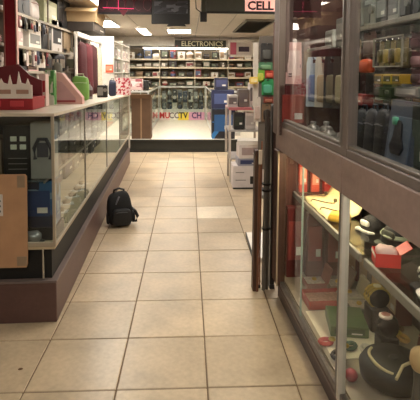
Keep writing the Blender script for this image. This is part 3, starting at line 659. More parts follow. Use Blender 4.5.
# tall brown box at the left of the platform
o = root('brown_bin', 'tall brown cardboard bin with open flared rim on the platform edge', 'box', (-.80, 8.13, PZ))
BR = mat((98, 74, 54), .8, 0, 'cardboard')
b = MB(); w2, d2, h2 = .165, .16, .70; t = .008
b.box(-w2, w2, -d2, -d2+t, 0, h2, .002).box(-w2, w2, d2-t, d2, 0, h2, .002).box(-w2, -w2+t, -d2+t, d2-t, 0, h2).box(w2-t, w2, -d2+t, d2-t, 0, h2).box(-w2, w2, -d2, d2, 0, .01); b.done('body', BR, o)
BF = mat((116, 90, 68), .8, 0, 'cardboard')
MB().quad([(-w2, -d2, h2), (w2, -d2, h2), (w2+.01, -d2-.07, h2+.07), (-w2-.01, -d2-.07, h2+.07)], .007).done('flap', BF, o)
MB().quad([(w2, -d2, h2), (w2, d2, h2), (w2+.05, d2, h2+.09), (w2+.05, -d2, h2+.09)], .007).done('flap', BF, o)
MB().quad([(-w2, d2, h2), (-w2, -d2, h2), (-w2-.05, -d2, h2+.09), (-w2-.05, d2, h2+.09)], .007).done('flap', BF, o)
MB().box(-.012, .012, -d2-.002, -d2+.001, 0, h2).done('tape', mat((150, 122, 92), .4), o)
o = carton('pink_carton', 'pale pink printed carton on the left showcase above the brown bin', 'box', .3, .25, .2, P((206, 176, 170), (150, 80, 86), (226, 210, 206), scale=3), None); o.location = (-.98, 8.45, 1.036)
o = speaker('flat_speaker', 'black flat speaker on the left platform showcase behind the pink carton', 'speaker', .36, .3, .16, BLACK, DARK); o.location = (-.97, 9.2, 1.036)
# dark blue stack on the right of the platform
def plc(fn, name, label, cat, box, y, d, m, acc=None, zb=None, **k): return place(fn, name, label, cat, W0, 'y', box, y, d, m, acc, zb=zb, **k)
NAVY = mat((36, 42, 76), .5)
a = plc(carton, 'black_blue_carton', 'tall black carton with bright blue print at the right platform edge', 'box', (212, 106, 235, 139), 7.96, .36, P((24, 24, 32), (22, 28, 50), (40, 110, 170), (30, 30, 44), scale=3), mat((34, 80, 130), .5), zb=PZ, zt=.74)
b_ = plc(carton, 'navy_carton', 'dark blue carton stacked on the tall black carton', 'box', (212, 90, 234, 106), 7.97, .34, NAVY, mat((70, 84, 130), .5), zb=.741, zt=1.06)
c_ = plc(carton, 'small_navy_carton', 'narrow dark navy carton topmost on the blue stack', 'box', (215, 78, 228, 90), 8.0, .25, mat((42, 44, 66), .5), mat((66, 72, 110), .5), zb=1.061, zt=1.27)
# shelving on the back wall
BY = 14.6
bs = root('back_shelving', 'long beige wall shelving filled with small goods at the back wall', 'shelf', (0, BY, 0))
bl = [.62, .93, 1.22, 1.525, 1.78]
for z in bl:
    MB().box(-1.95, 2.3, 0, .55, z-.025, z, .003).done('shelf', mat((222, 210, 186), .5), bs); MB().box(-1.95, 2.3, -.012, 0, z-.04, z+.006, .002).done('price_rail', mat((222, 208, 180), .5), bs)
for x in (-1.95, -.9, .2, 1.25, 2.27): MB().box(x, x+.03, .01, .55, 0, 2.12, .003).done('upright', mat((190, 178, 156), .5), bs)
MB().box(-1.95, 2.3, .55, .57, 0, 2.12).done('back_panel', mat((150, 136, 112), .6), bs)
o = root('shelf_lamp', 'long white strip lamp added along the top of the back wall shelving', 'lamp', (.2, BY-.10, 2.12))  # strip lamp added to brighten the back wall goods
MB().box(-1.6, 1.9, .02, .10, 0, .03, .003).done('bracket', WHITE, o); MB().lathe([(.014, -1.58), (.014, 1.88)], 10, (0, .045, -.016), 'x').done('tube', mat((255, 248, 236), .5, 0, 'emit', emit=16), o)
for x in (-1.59, 1.89): MB().box(x-.012, x+.012, .028, .064, -.034, .004, .002).done('socket', WHITE, o)
o = root('electronics_sign', 'long dark sign lettered ELECTRONICS above the back wall shelving', 'sign', (0, BY-.06, 0))
xa, za = W0.ony(175, 40, BY-.06); xb, zb2 = W0.ony(226, 48, BY-.06)
MB().box(xa, xb, 0, .05, zb2, za, .004).done('board', mat((38, 40, 34), .5), o); ebd = [c for c in o.children if c.name.startswith('board')][0]
text_part('lettering', 'ELECTRONICS', (za-zb2)*.95, mat((206, 200, 170), .5), ebd, ((xa+xb)/2+.05, -.006, (za+zb2)/2), FACE, .004, xs=(xb-xa)*.92/((za-zb2)*.95*7.2), bold=.004)
text_part('lettering', '.', .3, mat((190, 60, 50), .5), o, (xa+.06, -.006, (za+zb2)/2), FACE, .004)
MB().cyl((xa+.2, .02, za), .006, 2.51-za).done('hanger', CHROME, o); MB().cyl((xb-.2, .02, za), .006, 2.51-za).done('hanger', CHROME, o)
sf = tag(MB().box(-2.68, -.45, 15.0, 15.5, 2.2, 2.50, .004).done('trim_soffit', mat((232, 226, 214), .6)), kind='structure')
fin = [(carton, 'carton'), (radio, 'radio'), (speaker, 'speaker'), (bottle, 'canister'), (carton, 'carton'), (roll, 'roll')]
pr = [((196, 186, 172), 'beige'), ((92, 84, 70), 'olive'), ((56, 50, 48), 'black'), ((130, 60, 60), 'red'), ((224, 218, 208), 'white'), ((110, 118, 100), 'green grey'), ((80, 96, 130), 'blue'), ((146, 122, 96), 'tan')]
rown = ['bottom', 'second lowest', 'middle', 'second highest', 'top']
rowc = {4: [4, 6, 6, 4, 2, 3, 4, 4, 4, 2, 2, 4, 3, 4, 4, 7], 3: [5, 1, 0, 5, 1, 2, 5, 0, 1, 5, 2, 1, 7, 1, 5, 2], 2: [2, 7, 2, 0, 2, 3, 2, 2, 3, 2, 4, 2, 4, 3, 4, 2], 1: [2, 2, 2, 5, 0, 2, 1, 5, 2, 0, 5, 6, 2, 3, 2, 4], 0: [1, 2, 5, 2, 0, 2, 1, 2, 7, 2, 5, 2, 1, 2, 0, 2]}
ords2 = ords+['thirteenth', 'fourteenth', 'fifteenth', 'sixteenth']
for lv in (4, 3, 2, 1):
    for q in range(16):
        c, cn = pr[rowc[lv][q]]; fn, kn = fin[(q*7+lv*5) % 6]
        wd = random.uniform(.17, .245); hh = {4: random.uniform(.2, .33), 3: random.uniform(.10, .2), 2: random.uniform(.12, .24), 1: random.uniform(.12, .24)}[lv]
        x = -1.78+q*.262
        if abs(x+wd/2-.2) < 0: continue
        if fn is roll: hh = min(hh, .17)
        o = fn('shelf_'+kn, '%s %s on the %s back wall shelf, %s from the left' % (cn, kn, rown[lv], ords2[q]), 'goods', wd, .2, hh, mat(c, .5), mat(pr[(rowc[lv][q]+3) % 8][0], .5), 'goods on the %s back wall shelf' % rown[lv])
        o.location = (x, BY+.03, bl[lv])
# white framed picture pack at the right of the top back shelf
o = root('framed_pack', 'white and pink framed pack hanging at the right of the back shelves', 'sign', (0, BY-.25, 0))
xa, za = W0.ony(228, 40, BY-.25); xb, zb2 = W0.ony(254, 57, BY-.25)
b = MB(); t = .07; b.box(xa, xa+t, 0, .04, zb2, za, .004).box(xb-t, xb, 0, .04, zb2, za, .004).box(xa, xb, 0, .04, za-t, za, .004).box(xa, xb, 0, .04, zb2, zb2+t, .004); b.done('frame', mat((234, 226, 216), .5), o)
MB().box(xa+t, xb-t, .01, .03, zb2+t, za-t).done('picture', mat((206, 196, 190), .5), o); MB().box(xa+t, xa+.26, .0, .012, zb2+t, za-t).done('pink_panel', mat((190, 96, 116), .5), o); MB().box(xa+.33, xb-.15, .0, .012, zb2+.16, za-.2).done('dark_panel', mat((60, 44, 60), .5), o)
MB().cyl((xa+.1, .02, za), .005, 2.51-za, 6).done('hanger', CHROME, o); MB().cyl((xb-.1, .02, za), .005, 2.51-za, 6).done('hanger', CHROME, o)

# ------------------------------------------------------------------ right wall case
RE, RS, RD, RT = .90, -1.55, .52, 2.25      # far end, near end, depth, height
MULL0, MULL1 = -.197, -.132
rc = root('wall_display_case', 'tall glass wall case with brown middle band along the right of the aisle', 'cabinet', RF.w(0, 0), RF.a)
FRM = mat((134, 122, 116), .42, .1); BASE = mat((74, 54, 48), .45, 0, 'laminate'); BACK = mat((84, 74, 70), .7)
MB().box(.012, RD, RS, RE, 0, .095, .003).done('base', BASE, rc)
MB().box(-.008, .03, RS, RE, .095, .112, .003).done('bottom_rail', mat((96, 78, 70), .4, 0, 'laminate'), rc)
MB().box(-.004, .022, RS, RE, .112, .140, .003).done('glass_track', mat((120, 112, 106), .35, .6, 'metal'), rc)
MB().box(.022, RD, RS, RE, .112, .150).done('deck', mat((150, 138, 120), .55), rc)
MB().box(RD, RD+.02, RS, RE, .0, RT).done('back_panel', BACK, rc)
MB().box(.022, RD, RE-.018, RE, .15, RT).done('end_panel', mat((88, 52, 48), .6), rc)
MB().box(.022, RD, RS, RS+.018, .15, RT).done('end_panel', mat((88, 52, 48), .6), rc)
for a, b_ in ((MULL0+.035, RE), (RS, MULL0+.032)): MB().box(-.016, .02, a, b_, .908, 1.048, .004).done('band_panel', BANDLAM, rc)
MB().box(.02, RD, RS, RE, .985, 1.0).done('floor_board', mat((120, 112, 104), .5), rc)
MB().box(-.012, .024, RS, RE, 1.048, 1.080, .003).done('upper_track', FRM, rc)
MB().box(-.006, .020, RS, RE, 1.080, 1.094, .003).done('track_lip', mat((140, 132, 124), .35, .4, 'metal'), rc)
MB().box(.02, RD, RS, RE, RT-.02, RT).done('top_board', mat((90, 84, 80), .5), rc)
MB().box(-.016, .02, RS, RE, RT-.06, RT+.01, .004).done('top_rail', FRM, rc)
POST = mat((128, 104, 98), .45, .1, 'laminate')
MB().box(-.034, .024, .765, RE, 1.0, RT, .006).done('corner_post', POST, rc); MB().box(-.037, .0, .760, .775, 1.0, RT, .002).done('post_edge', mat((176, 160, 150), .35, .4, 'metal'), rc)
MB().box(-.024, .024, .785, RE, .112, .908, .005).done('corner_post', mat((84, 60, 52), .45, .1, 'laminate'), rc); MB().box(-.027, -.018, .783, .795, .112, .908, .002).done('post_edge', mat((190, 172, 150), .4, .2), rc)
MB().box(-.013, .026, MULL0, MULL1, 1.048, RT, .004).done('mullion', FRM, rc); MB().box(-.018, -.010, MULL1-.016, MULL1-.002, 1.09, RT, .002).done('mullion_edge', mat((150, 144, 138), .3, .6, 'metal'), rc)
MB().box(-.010, .022, -.155, -.128, .112, .910, .003).done('mullion', mat((90, 86, 82), .4, .3), rc); MB().box(-.013, .018, -.170, -.155, .112, .910, .003).done('mullion_edge', mat((206, 200, 188), .4), rc)
MB().box(.004, .012, .395, .405, .14, .91, .001).done('pane_edge', mat((150, 170, 160), .2), rc)
for a, b_ in ((MULL1+.002, .763), (RS+.01, MULL0-.002)): MB().box(.002, .007, a, b_, 1.085, RT-.05).done('upper_glass', glassmat((.96, .97, .96), .6), rc)
for a, b_ in ((-.126, .783), (RS+.01, -.172)): MB().box(.003, .008, a, b_, .135, .91).done('lower_glass', glassmat((.95, .96, .95), .4), rc)
SHZ = .650
MB().box(.095, RD-.01, -.10, RE-.03, SHZ-.008, SHZ, .001).done('glass_shelf', glassmat((.82, .88, .85)), rc)
MB().box(.095, RD-.01, RS+.03, -.14, SHZ-.008, SHZ, .001).done('glass_shelf', glassmat((.82, .88, .85)), rc)
for a, b_ in ((-.10, RE-.03), (RS+.03, -.14)): MB().box(.086, .100, a, b_, SHZ-.030, SHZ+.003, .002).done('shelf_edge', mat((138, 136, 128), .4, .2), rc)
for z, yn in ((1.49, .485), (1.80, MULL0)):
    MB().box(.16, RD-.01, yn, RE-.03, z-.008, z, .001).done('glass_shelf', glassmat((.85, .9, .87)), rc); MB().box(.154, .164, yn, RE-.03, z-.012, z+.003, .002).done('shelf_edge', mat((210, 210, 204), .3, .2), rc)
MB().box(.22, RD-.01, RS+.03, .475, 1.552, 1.56, .001).done('glass_shelf', glassmat((.85, .9, .87)), rc); MB().box(.21, .224, RS+.03, .475, 1.543, 1.563, .002).done('shelf_edge', ALU, rc)
TUBE = mat((255, 238, 200), .5, 0, 'emit', emit=CASE_LAMP*2); COOL2 = mat((255, 248, 236), .5, 0, 'emit', emit=CASE_LAMP*1.8); BRIGHT = mat((255, 248, 236), .5, 0, 'emit', emit=CASE_LAMP*3)
COOL = mat((255, 246, 228), .5, 0, 'emit', emit=CASE_LAMP*.55)
def R_(x, y, z): return RF.w(x, y, z)
def case_lamp(label, x, y0, y1, z, m):
    r = root('case_lamp', label, 'lamp', R_(x, (y0+y1)/2, z), RF.a); L2 = (y1-y0)/2
    MB().box(-.02, .02, -L2, L2, .018, .03, .003).done('bracket', WHITE, r); MB().lathe([(.010, -L2+.02), (.010, L2-.02)], 10, (0, 0, .006), 'y').done('tube', m, r)
    for s in (-1, 1): MB().box(-.014, .014, s*(L2-.01)-.01, s*(L2-.01)+.01, -.006, .02, .002).done('socket', WHITE, r)
case_lamp('warm tube lamp under the case floor over the pale yellow sheet', .10, -.02, .70, .945, TUBE)
case_lamp('tube lamp under the case floor over the dark caps', .10, -.75, -.25, .945, COOL)
case_lamp('tube lamp high inside the far half of the upper case', .08, -.05, .70, 2.17, BRIGHT)
case_lamp('tube lamp high inside the near half of the upper case', .08, -1.0, -.28, 2.17, COOL2)

def pr_(fn, name, label, cat, box, x, d, m, acc=None, zb=None, **k): return place(fn, name, label, cat, RF, 'x', box, x, d, m, acc, zb=zb, **k)
UF = 1.0
# --- lower case, far half
o = root('yellow_sheet', 'pale yellow lit paper sheet curving up from the glass shelf in the lower case', 'paper', R_(.3, .40, SHZ), RF.a)
b = MB(); n = 10; prof = [(-.20, .004), (-.14, .006), (-.07, .008), (-.03, .02), (-.005, .06), (.008, .12), (.015, .19), (.018, .235)]
top = [[b.b.verts.new((x+.004*math.sin(i*1.7), -.08+.42*i/n+.06*(k/7.0), z+.004*abs(math.sin(i*1.3)))) for k, (x, z) in enumerate(prof)] for i in range(n+1)]
bot = [[b.b.verts.new((v.co.x+.003, v.co.y, v.co.z-.003)) for v in r_] for r_ in top]
for i in range(n):
    for k in range(7):
        b.b.faces.new((top[i][k], top[i][k+1], top[i+1][k+1], top[i+1][k])); b.b.faces.new((bot[i][k], bot[i+1][k], bot[i+1][k+1], bot[i][k+1]))
    b.b.faces.new((top[i][0], top[i+1][0], bot[i+1][0], bot[i][0])); b.b.faces.new((top[i][7], bot[i][7], bot[i+1][7], top[i+1][7]))
for k in range(7):
    b.b.faces.new((top[0][k], bot[0][k], bot[0][k+1], top[0][k+1])); b.b.faces.new((top[n][k], top[n][k+1], bot[n][k+1], bot[n][k]))
b.done('sheet', mat((240, 224, 170), .6), o, True)
for q, y in enumerate((.74, .59, .44)):
    o = root('necklace_cord', 'dark curved necklace cord lying on the yellow sheet, %s from the front' % ['third', 'second', 'nearest'][q], 'necklace', R_(.18, y, SHZ+.010), RF.a)
    MB().tube([(-.07+.13*t/8, .05*math.sin(t*.75), .006+.004*math.cos(t)) for t in range(9)], .0028, 6).done('cord', mat((96, 74, 44), .5), o); MB().blob(.02, .016, .02, 2, .012, lambda p: Vector((p.x+.06, p.y-.01, p.z-.008))).done('pendant', mat((90, 80, 60), .3, .5), o, True)
for q in range(4):
    o = carton('red_slim_box', 'slim red box standing at the far end of the yellow sheet, %s from the glass' % ords[q], 'box', .05, .03, .19-.012*(q % 2), mat([(190, 60, 46), (206, 84, 66), (170, 44, 40), (200, 120, 100)][q], .5), mat((220, 150, 130), .5), 'slim red boxes at the end of the lit shelf'); o.location = R_(.14+.075*q, .84, SHZ+.001); o.rotation_euler.z = RF.a
o = pouch('yellow_pouch', 'crumpled yellow pouch at the front of the lit yellow sheet', 'pouch', .11, .07, .045, mat((226, 180, 50), .5), mat((170, 120, 40), .5)); o.location = R_(.14, .27, SHZ+.001); o.rotation_euler.z = RF.a-.6
# lower deck
o = root('red_tray', 'shallow red tray on the deck in the far lower case', 'tray', R_(.16, .50, .15), RF.a)
f = MB(); f.box(-.10, .10, -.07, .07, 0, .008, .002).box(-.10, .10, -.07, -.064, 0, .045, .002).box(-.10, .10, .064, .07, 0, .045, .002).box(-.10, -.094, -.064, .064, 0, .045, .002).box(.094, .10, -.064, .064, 0, .045, .002); f.done('tray', mat((176, 66, 54), .5), o); MB().box(-.09, .09, -.06, .06, .008, .03, .004).done('lining', mat((206, 160, 140), .7, 0, 'fabric'), o)
tag(MB().box(.04, .30, .02, .42, .1505, .153).done('white_sheet', mat((226, 214, 190), .6)), 'white paper sheet covering the deck in front of the red tray', 'paper').location = (0, 0, 0)
ws_ = bpy.data.objects['white_sheet']; ws_.location = RF.w(0, 0); ws_.rotation_euler.z = RF.a
for q, (x, y, c, cn) in enumerate(((.29, .65, (150, 130, 110), 'grey brown'), (.31, .525, (196, 186, 160), 'cream'), (.31, .40, (120, 120, 112), 'grey'), (.17, .69, (150, 90, 76), 'reddish'))):
    o = root('jewel_case', '%s open jewellery case on the lower deck behind the red tray' % cn, 'case', R_(x, y, .1535), RF.a)
    MB().box(-.06, .06, -.05, .05, 0, .03, .004).done('bottom', mat(c, .5), o); MB().box(-.05, .05, -.04, .04, .03, .036, .002).done('lining', mat((210, 196, 176), .7, 0, 'fabric'), o)
    MB().hexa([(.055, -.05, .028), (.065, -.05, .028), (.065, .05, .028), (.055, .05, .028)], [(.08, -.05, .11), (.09, -.05, .11), (.09, .05, .11), (.08, .05, .11)]).done('lid', mat(c, .5), o)
    MB().lathe([(.012, 0), (.014, .006), (.010, .012)], 10, (0, 0, .036)).done('jewel', mat((214, 180, 90), .3, .7), o)
for q in range(4):
    z = .1535; o = carton('watch_box', '%s watch box at the back of the lower deck, %s from far' % (['maroon', 'grey', 'brown', 'dark red', 'pale'][q], ords[q]), 'box', .12, .08, .17+.04*(q % 2), mat([(110, 40, 40), (130, 122, 112), (110, 84, 66), (96, 34, 36), (190, 170, 150)][q], .5), mat((196, 170, 140), .5), 'watch boxes at the back of the far lower deck'); o.location = R_(.425, .78-.16*q, z); o.rotation_euler.z = RF.a-math.pi/2
for q in range(3):
    o = carton('dark_red_carton', 'tall dark red carton inside the far end of the lower case, %s from the glass' % ords[q], 'box', .10, .05, .42-.04*q, mat((92, 26, 28), .5), mat((140, 60, 56), .5), 'dark red cartons at the far end of the lower case'); o.location = R_(.09+.12*q, .81, .151); o.rotation_euler.z = RF.a

# --- lower case, near half: shelf
CAPB = mat((30, 30, 34), .8, 0, 'fabric'); CAPW = mat((224, 222, 214), .7, 0, 'fabric')
def on_shelf(o, u, v, z, rz=0):
    d = ray(u, v); c = Vector((0, 0, CAM_H)); p = c+d*((z-CAM_H)/d.z); o.location = (p.x, p.y, z); o.rotation_euler.z = RF.a+rz; return p
def loc_on(u, v, z):
    d = ray(u, v); c = Vector((0, 0, CAM_H)); p = c+d*((z-CAM_H)/d.z); return ((p-RF.o).dot(RF.ex), (p-RF.o).dot(RF.ey))
o = cap_hat('two_tone_cap', 'black cap with white front panel on the shelf beside the mullion', 'cap', .10, .15, .055, CAPB, CAPW); o.location = R_(.19, .16, SHZ+.001); o.rotation_euler.z = RF.a-1.25; o.scale = (1.15, .95, 1.15)
o = cap_hat('baseball_cap', 'rounded black cap with pale green crown band behind the red box', 'cap', .125, .16, .085, CAPB, mat((70, 76, 66), .8, 0, 'fabric')); o.scale = (1.15, 1.1, 1.0); o.location = R_(.20, -.03, SHZ+.001); o.rotation_euler.z = RF.a-1.2
MB().lathe([(.0635, .03), (.066, .036), (.060, .045)], 18, (0, .099, 0)).done('crown_band', mat((150, 164, 140), .7), o)
o = root('red_shoe_box', 'open red box with white and pink paper on the near shelf', 'box', R_(.15, -.19, SHZ+.001), RF.a-.25); o.scale = (.8, .8, .9)
RB = mat((206, 50, 46), .45); f = MB(); f.box(-.055, .055, -.05, -.046, 0, .055, .001).box(-.055, .055, .046, .05, 0, .055, .001).box(-.055, -.051, -.046, .046, 0, .055, .001).box(.051, .055, -.046, .046, 0, .055, .001).box(-.055, .055, -.05, .05, 0, .004); f.done('body', RB, o)
MB().blob(.095, .085, .045, 4, .028, lambda p: p+Vector((0, 0, .006*math.sin(p.x*90)*math.cos(p.y*80))), .6).done('paper', mat((228, 196, 190), .7), o, True)
MB().hexa([(.05, -.05, .053), (.054, -.05, .053), (.054, .05, .053), (.05, .05, .053)], [(.10, -.05, .085), (.104, -.05, .085), (.104, .05, .085), (.10, .05, .085)]).done('lid', RB, o)
MB().box(-.057, -.0545, -.046, .046, .036, .05, .001).done('white_band', WHITE, o)
o = cap_hat('printed_cap', 'black cap with white swirl graphic right of the open red box', 'cap', .12, .15, .085, CAPB, CAPB); o.location = R_(.14, -.40, SHZ+.001); o.rotation_euler.z = RF.a-1.5
MB().tube([(-.035, .045, .045), (-.015, .035, .064), (.01, .034, .058), (.025, .036, .07), (.04, .05, .05)], .008, 6).done('white_swirl', CAPW, o); MB().tube([(-.02, .036, .035), (.02, .034, .04)], .005, 6).done('white_swirl', CAPW, o)
o = root('white_bowl', 'small shiny white dish at the right edge on the near shelf', 'dish', R_(.15, -.49, SHZ+.001), RF.a)
MB().lathe([(.02, 0), (.035, .012), (.045, .03), (.041, .031), (.03, .014)], 18).done('bowl', mat((236, 230, 220), .2), o, True); MB().lathe([(.022, -.002), (.022, .002)], 14).done('foot_ring', WHITE, o)
for q in range(3):
    o = pouch('dark_pouch', 'dark pouch at the back of the near shelf, %s from the mullion' % ords[q], 'pouch', .16, .09, .15, mat([(46, 50, 44), (36, 34, 36), (52, 46, 42)][q], .7, 0, 'fabric'), GREY, 'dark pouches behind the caps'); o.location = R_(.40, .30-.24*q, SHZ+.001); o.rotation_euler.z = RF.a-math.pi/2
# --- lower case, near half: deck
o = carton('green_carton', 'flat green carton on the deck left of the black disc', 'box', .17, .19, .05, mat((84, 106, 62), .5), mat((60, 80, 50), .5)); o.location = R_(.17, .17, .154); o.rotation_euler.z = RF.a-.2
o = root('black_disc', 'round black padded disc with a cream cord near the deck front', 'disc', R_(.225, -.13, .1535), RF.a)
MB().lathe([(.10, 0), (.125, .02), (.13, .06), (.115, .085), (.05, .093), (.0005, .094)], 28).done('body', mat((20, 18, 18), .5), o, True)
pts = [(.09*math.cos(a)*1.0, .10*math.sin(a), .096-.012*abs(math.sin(a))) for a in [2.2+.25*k for k in range(9)]]
MB().tube(pts, .006, 8).done('cream_cord', mat((206, 190, 150), .7), o); MB().tube([(-.05, -.12, .09), (.0, -.07, .105), (.06, -.06, .12), (.12, -.10, .13)], .006, 8).done('cream_cord', mat((206, 190, 150), .7), o)
MB().lathe([(.02, .092), (.016, .10), (.006, .102)], 14).done('hub', DARK, o)
o = root('red_ball', 'small dark red ball on the deck left of the black disc', 'ball', R_(.06, -.12, .1535), RF.a); MB().blob(.05, .05, .05, 4, 0, None, 1).done('ball', mat((150, 40, 46), .4), o, True); MB().lathe([(.0255, .0235), (.0258, .025), (.0255, .0265)], 20).done('seam', mat((110, 24, 30), .4), o)
o = root('watch_stand', 'gold chain watch wound on a black cushion on the near deck', 'watch', R_(.325, .24, .154), RF.a)
o.scale = (.85, .85, .78); MB().box(-.05, .05, -.055, .055, 0, .15, .01).done('pedestal', mat((30, 26, 26), .6), o); MB().lathe([(.045, -.055), (.055, -.04), (.055, .04), (.045, .055)], 16, (0, 0, .20), 'y').done('cushion', mat((34, 28, 28), .8, 0, 'fabric'), o, True)
GOLD = mat((204, 176, 90), .3, .6, 'metal')
for q in range(3): MB().tube([(.058*math.cos(a), -.026+.026*q, .20+.058*math.sin(a)) for a in [k*.45 for k in range(14)]], .008, 6, True).done('gold_band', GOLD, o)
MB().lathe([(.02, 0), (.022, .006), (.015, .010)], 14, (0, 0, .258)).done('watch_face', mat((226, 216, 180), .3), o)
o = root('watch_cushion', 'black watch cushion with white and pink dial beside the gold one', 'watch', R_(.29, .06, .2275), RF.a); o.scale = (.8, .8, .8)
MB().box(-.05, .05, -.05, .05, -.094, 0, .01).done('pedestal', mat((44, 36, 36), .6), o); MB().lathe([(.04, -.05), (.05, -.035), (.05, .035), (.04, .05)], 16, (0, 0, .05), 'y').done('cushion', mat((40, 28, 30), .8, 0, 'fabric'), o, True)
MB().tube([(.052*math.cos(a), 0, .05+.052*math.sin(a)) for a in [k*.45 for k in range(14)]], .012, 8, True).done('strap', BLACK, o); MB().lathe([(.034, 0), (.036, .010), (.026, .016)], 18, (-.01, 0, .098)).done('dial', mat((226, 206, 200), .3), o); MB().lathe([(.024, .016), (.022, .018)], 16, (-.01, 0, .098)).done('dial_face', mat((176, 110, 104), .4), o)
for q, (x, y, c, cn) in enumerate(((.41, -.04, (110, 60, 56), 'reddish brown'), (.42, -.20, (60, 66, 70), 'slate'), (.42, -.36, (120, 104, 90), 'taupe'))):
    o = pouch('cloth_bundle', '%s soft bundle on the near lower deck' % cn, 'bundle', .12, .11, .14 if q < 2 else .06, mat(c, .8, 0, 'fabric'), mat((180, 130, 120), .6)); o.location = R_(x, y, .151); o.rotation_euler.z = RF.a-1.2
o = root('beige_lamp', 'beige rounded bulb lamp with grey base at the lower right edge', 'lamp', R_(.20, -.36, .151), RF.a)
MB().lathe([(.03, 0), (.028, .05), (.02, .16), (.022, .20)], 14).done('stem', mat((90, 86, 80), .4), o); MB().blob(.07, .07, .09, 4, .19, None, .9).done('bulb', mat((214, 180, 130), .4), o, True)

SIL = mat((170, 168, 164), .3, .6, 'metal')
for q, (x, y, c, cn) in enumerate(((.045, .13, (170, 60, 56), 'red'), (.06, .03, (40, 36, 36), 'black'), (.40, .13, (190, 150, 90), 'golden'), (.41, .21, (120, 90, 70), 'brown'), (.14, .09, (60, 90, 70), 'green'), (.20, .06, (200, 190, 176), 'white'), (.08, -.30, (150, 70, 66), 'brick red'), (.15, -.42, (80, 70, 66), 'taupe'), (.31, -.31, (90, 84, 80), 'grey'))):
    o = root('wrist_watch', '%s strap watch lying on the lower deck of the right case' % cn, 'watch', R_(x, y, .1535 if (x, y) != (.20, .05) else .1535), RF.a+q*.9)
    st = mat(c, .5); MB().tube([(.028*math.cos(a), .02*math.sin(a), .012) for a in [k*.5 for k in range(12)]], .009, 6, True).done('strap', st, o)
    MB().lathe([(.014, 0), (.016, .004), (.012, .009)], 12, (.028, 0, .018)).done('dial', SIL if q % 2 else GOLD, o)
for q, (x, y, c, cn) in enumerate(((.40, -.33, (206, 200, 190), 'white'), (.31, -.24, (60, 60, 64), 'charcoal'), (.33, -.42, (190, 176, 160), 'cream'))):
    o = carton('card_box', '%s small box among the caps on the near glass shelf' % cn, 'box', .07, .05, .05, mat(c, .5), mat((120, 110, 104), .5)); o.location = R_(x, y, SHZ+.001); o.rotation_euler.z = RF.a-1.2+.3*q

# --- upper case, far half
UZ = 1.0005
o = place(standee, 'pink_standee', 'pale pink display card with small dark marks at the far upper case', 'card', RF, 'y', (286, 42, 302, 84), .76, .03, mat((226, 176, 170), .5), mat((236, 204, 198), .5))
for q in range(4): MB().box(-.03+.05*(q % 2), -.01+.05*(q % 2), -.0+.006*q, .004+.006*q, .04+.05*q, .06+.05*q, .001).done('dark_mark', mat((96, 60, 66), .5), o)
z0 = o.location.z
o2 = carton('dark_red_box', 'dark red box under the pink display card in the upper case', 'box', .16, .10, z0-UZ-.002, mat((88, 26, 28), .5), mat((150, 60, 50), .5)); o2.location = (o.location.x, o.location.y, UZ); o2.rotation_euler.z = o.rotation_euler.z
o = place(carton, 'maroon_carton', 'large maroon carton on the top glass shelf at the far post', 'box', RF, 'y', (286, -14, 316, 14), .70, .14, mat((110, 30, 50), .5), mat((130, 44, 66), .5), zb=1.8005)
for q, (c, cn) in enumerate((((176, 190, 206), 'pale blue'), ((206, 200, 186), 'cream'), ((44, 42, 40), 'black'), ((60, 52, 44), 'dark brown'), ((34, 32, 34), 'charcoal'))):
    o = hang_card('hanging_pack', '%s hanging pack under the white shelf edge, %s from the far post' % (cn, ords[q]), 'package', .085, .02, .27, mat(c, .45), mat([(110, 130, 170), (170, 150, 120), (120, 112, 90), (150, 140, 110), (90, 90, 84)][q], .4), 'packs hanging in the far upper case'); o.location = R_(.13+.03*q, .66-.055*q, 1.17); o.rotation_euler.z = RF.a-.55
for q in range(5):
    o = bottle('silver_jar', 'small silver jar on the upper case floor, %s from the far post' % ords[q], 'jar', .07, .07, .09+.012*(q % 2), mat((150, 144, 138), .3, .4), mat((190, 186, 180), .3, .5), 'silver jars on the upper case floor'); o.location = R_(.10+.03*(q % 2), .66-.125*q, UZ); o.rotation_euler.z = RF.a-math.pi/2
for q in range(2):
    o = carton('dark_case', '%s case on the upper case floor behind the silver jars, %s from far' % (['black', 'dark red', 'charcoal'][q], ords[q]), 'case', .17, .12, .15, mat([(28, 28, 30), (88, 30, 30), (44, 42, 44)][q], .4), GREY, 'dark cases behind the silver jars'); o.location = R_(.32, .48-.2*q, UZ); o.rotation_euler.z = RF.a-math.pi/2
for q in range(2):
    o = carton('shelf_pack', '%s pack on the middle glass shelf of the far upper case, %s from far' % (['white', 'grey', 'dark', 'pale', 'silver'][q], ords[q]), 'package', .13, .12, .10+.05*(q % 3), mat([(216, 210, 204), (130, 128, 126), (60, 56, 56), (190, 180, 172), (150, 150, 150)][q], .4), mat((170, 160, 156), .5), 'packs on the middle glass shelf'); o.location = R_(.24, .74-.17*q, 1.4905); o.rotation_euler.z = RF.a-math.pi/2
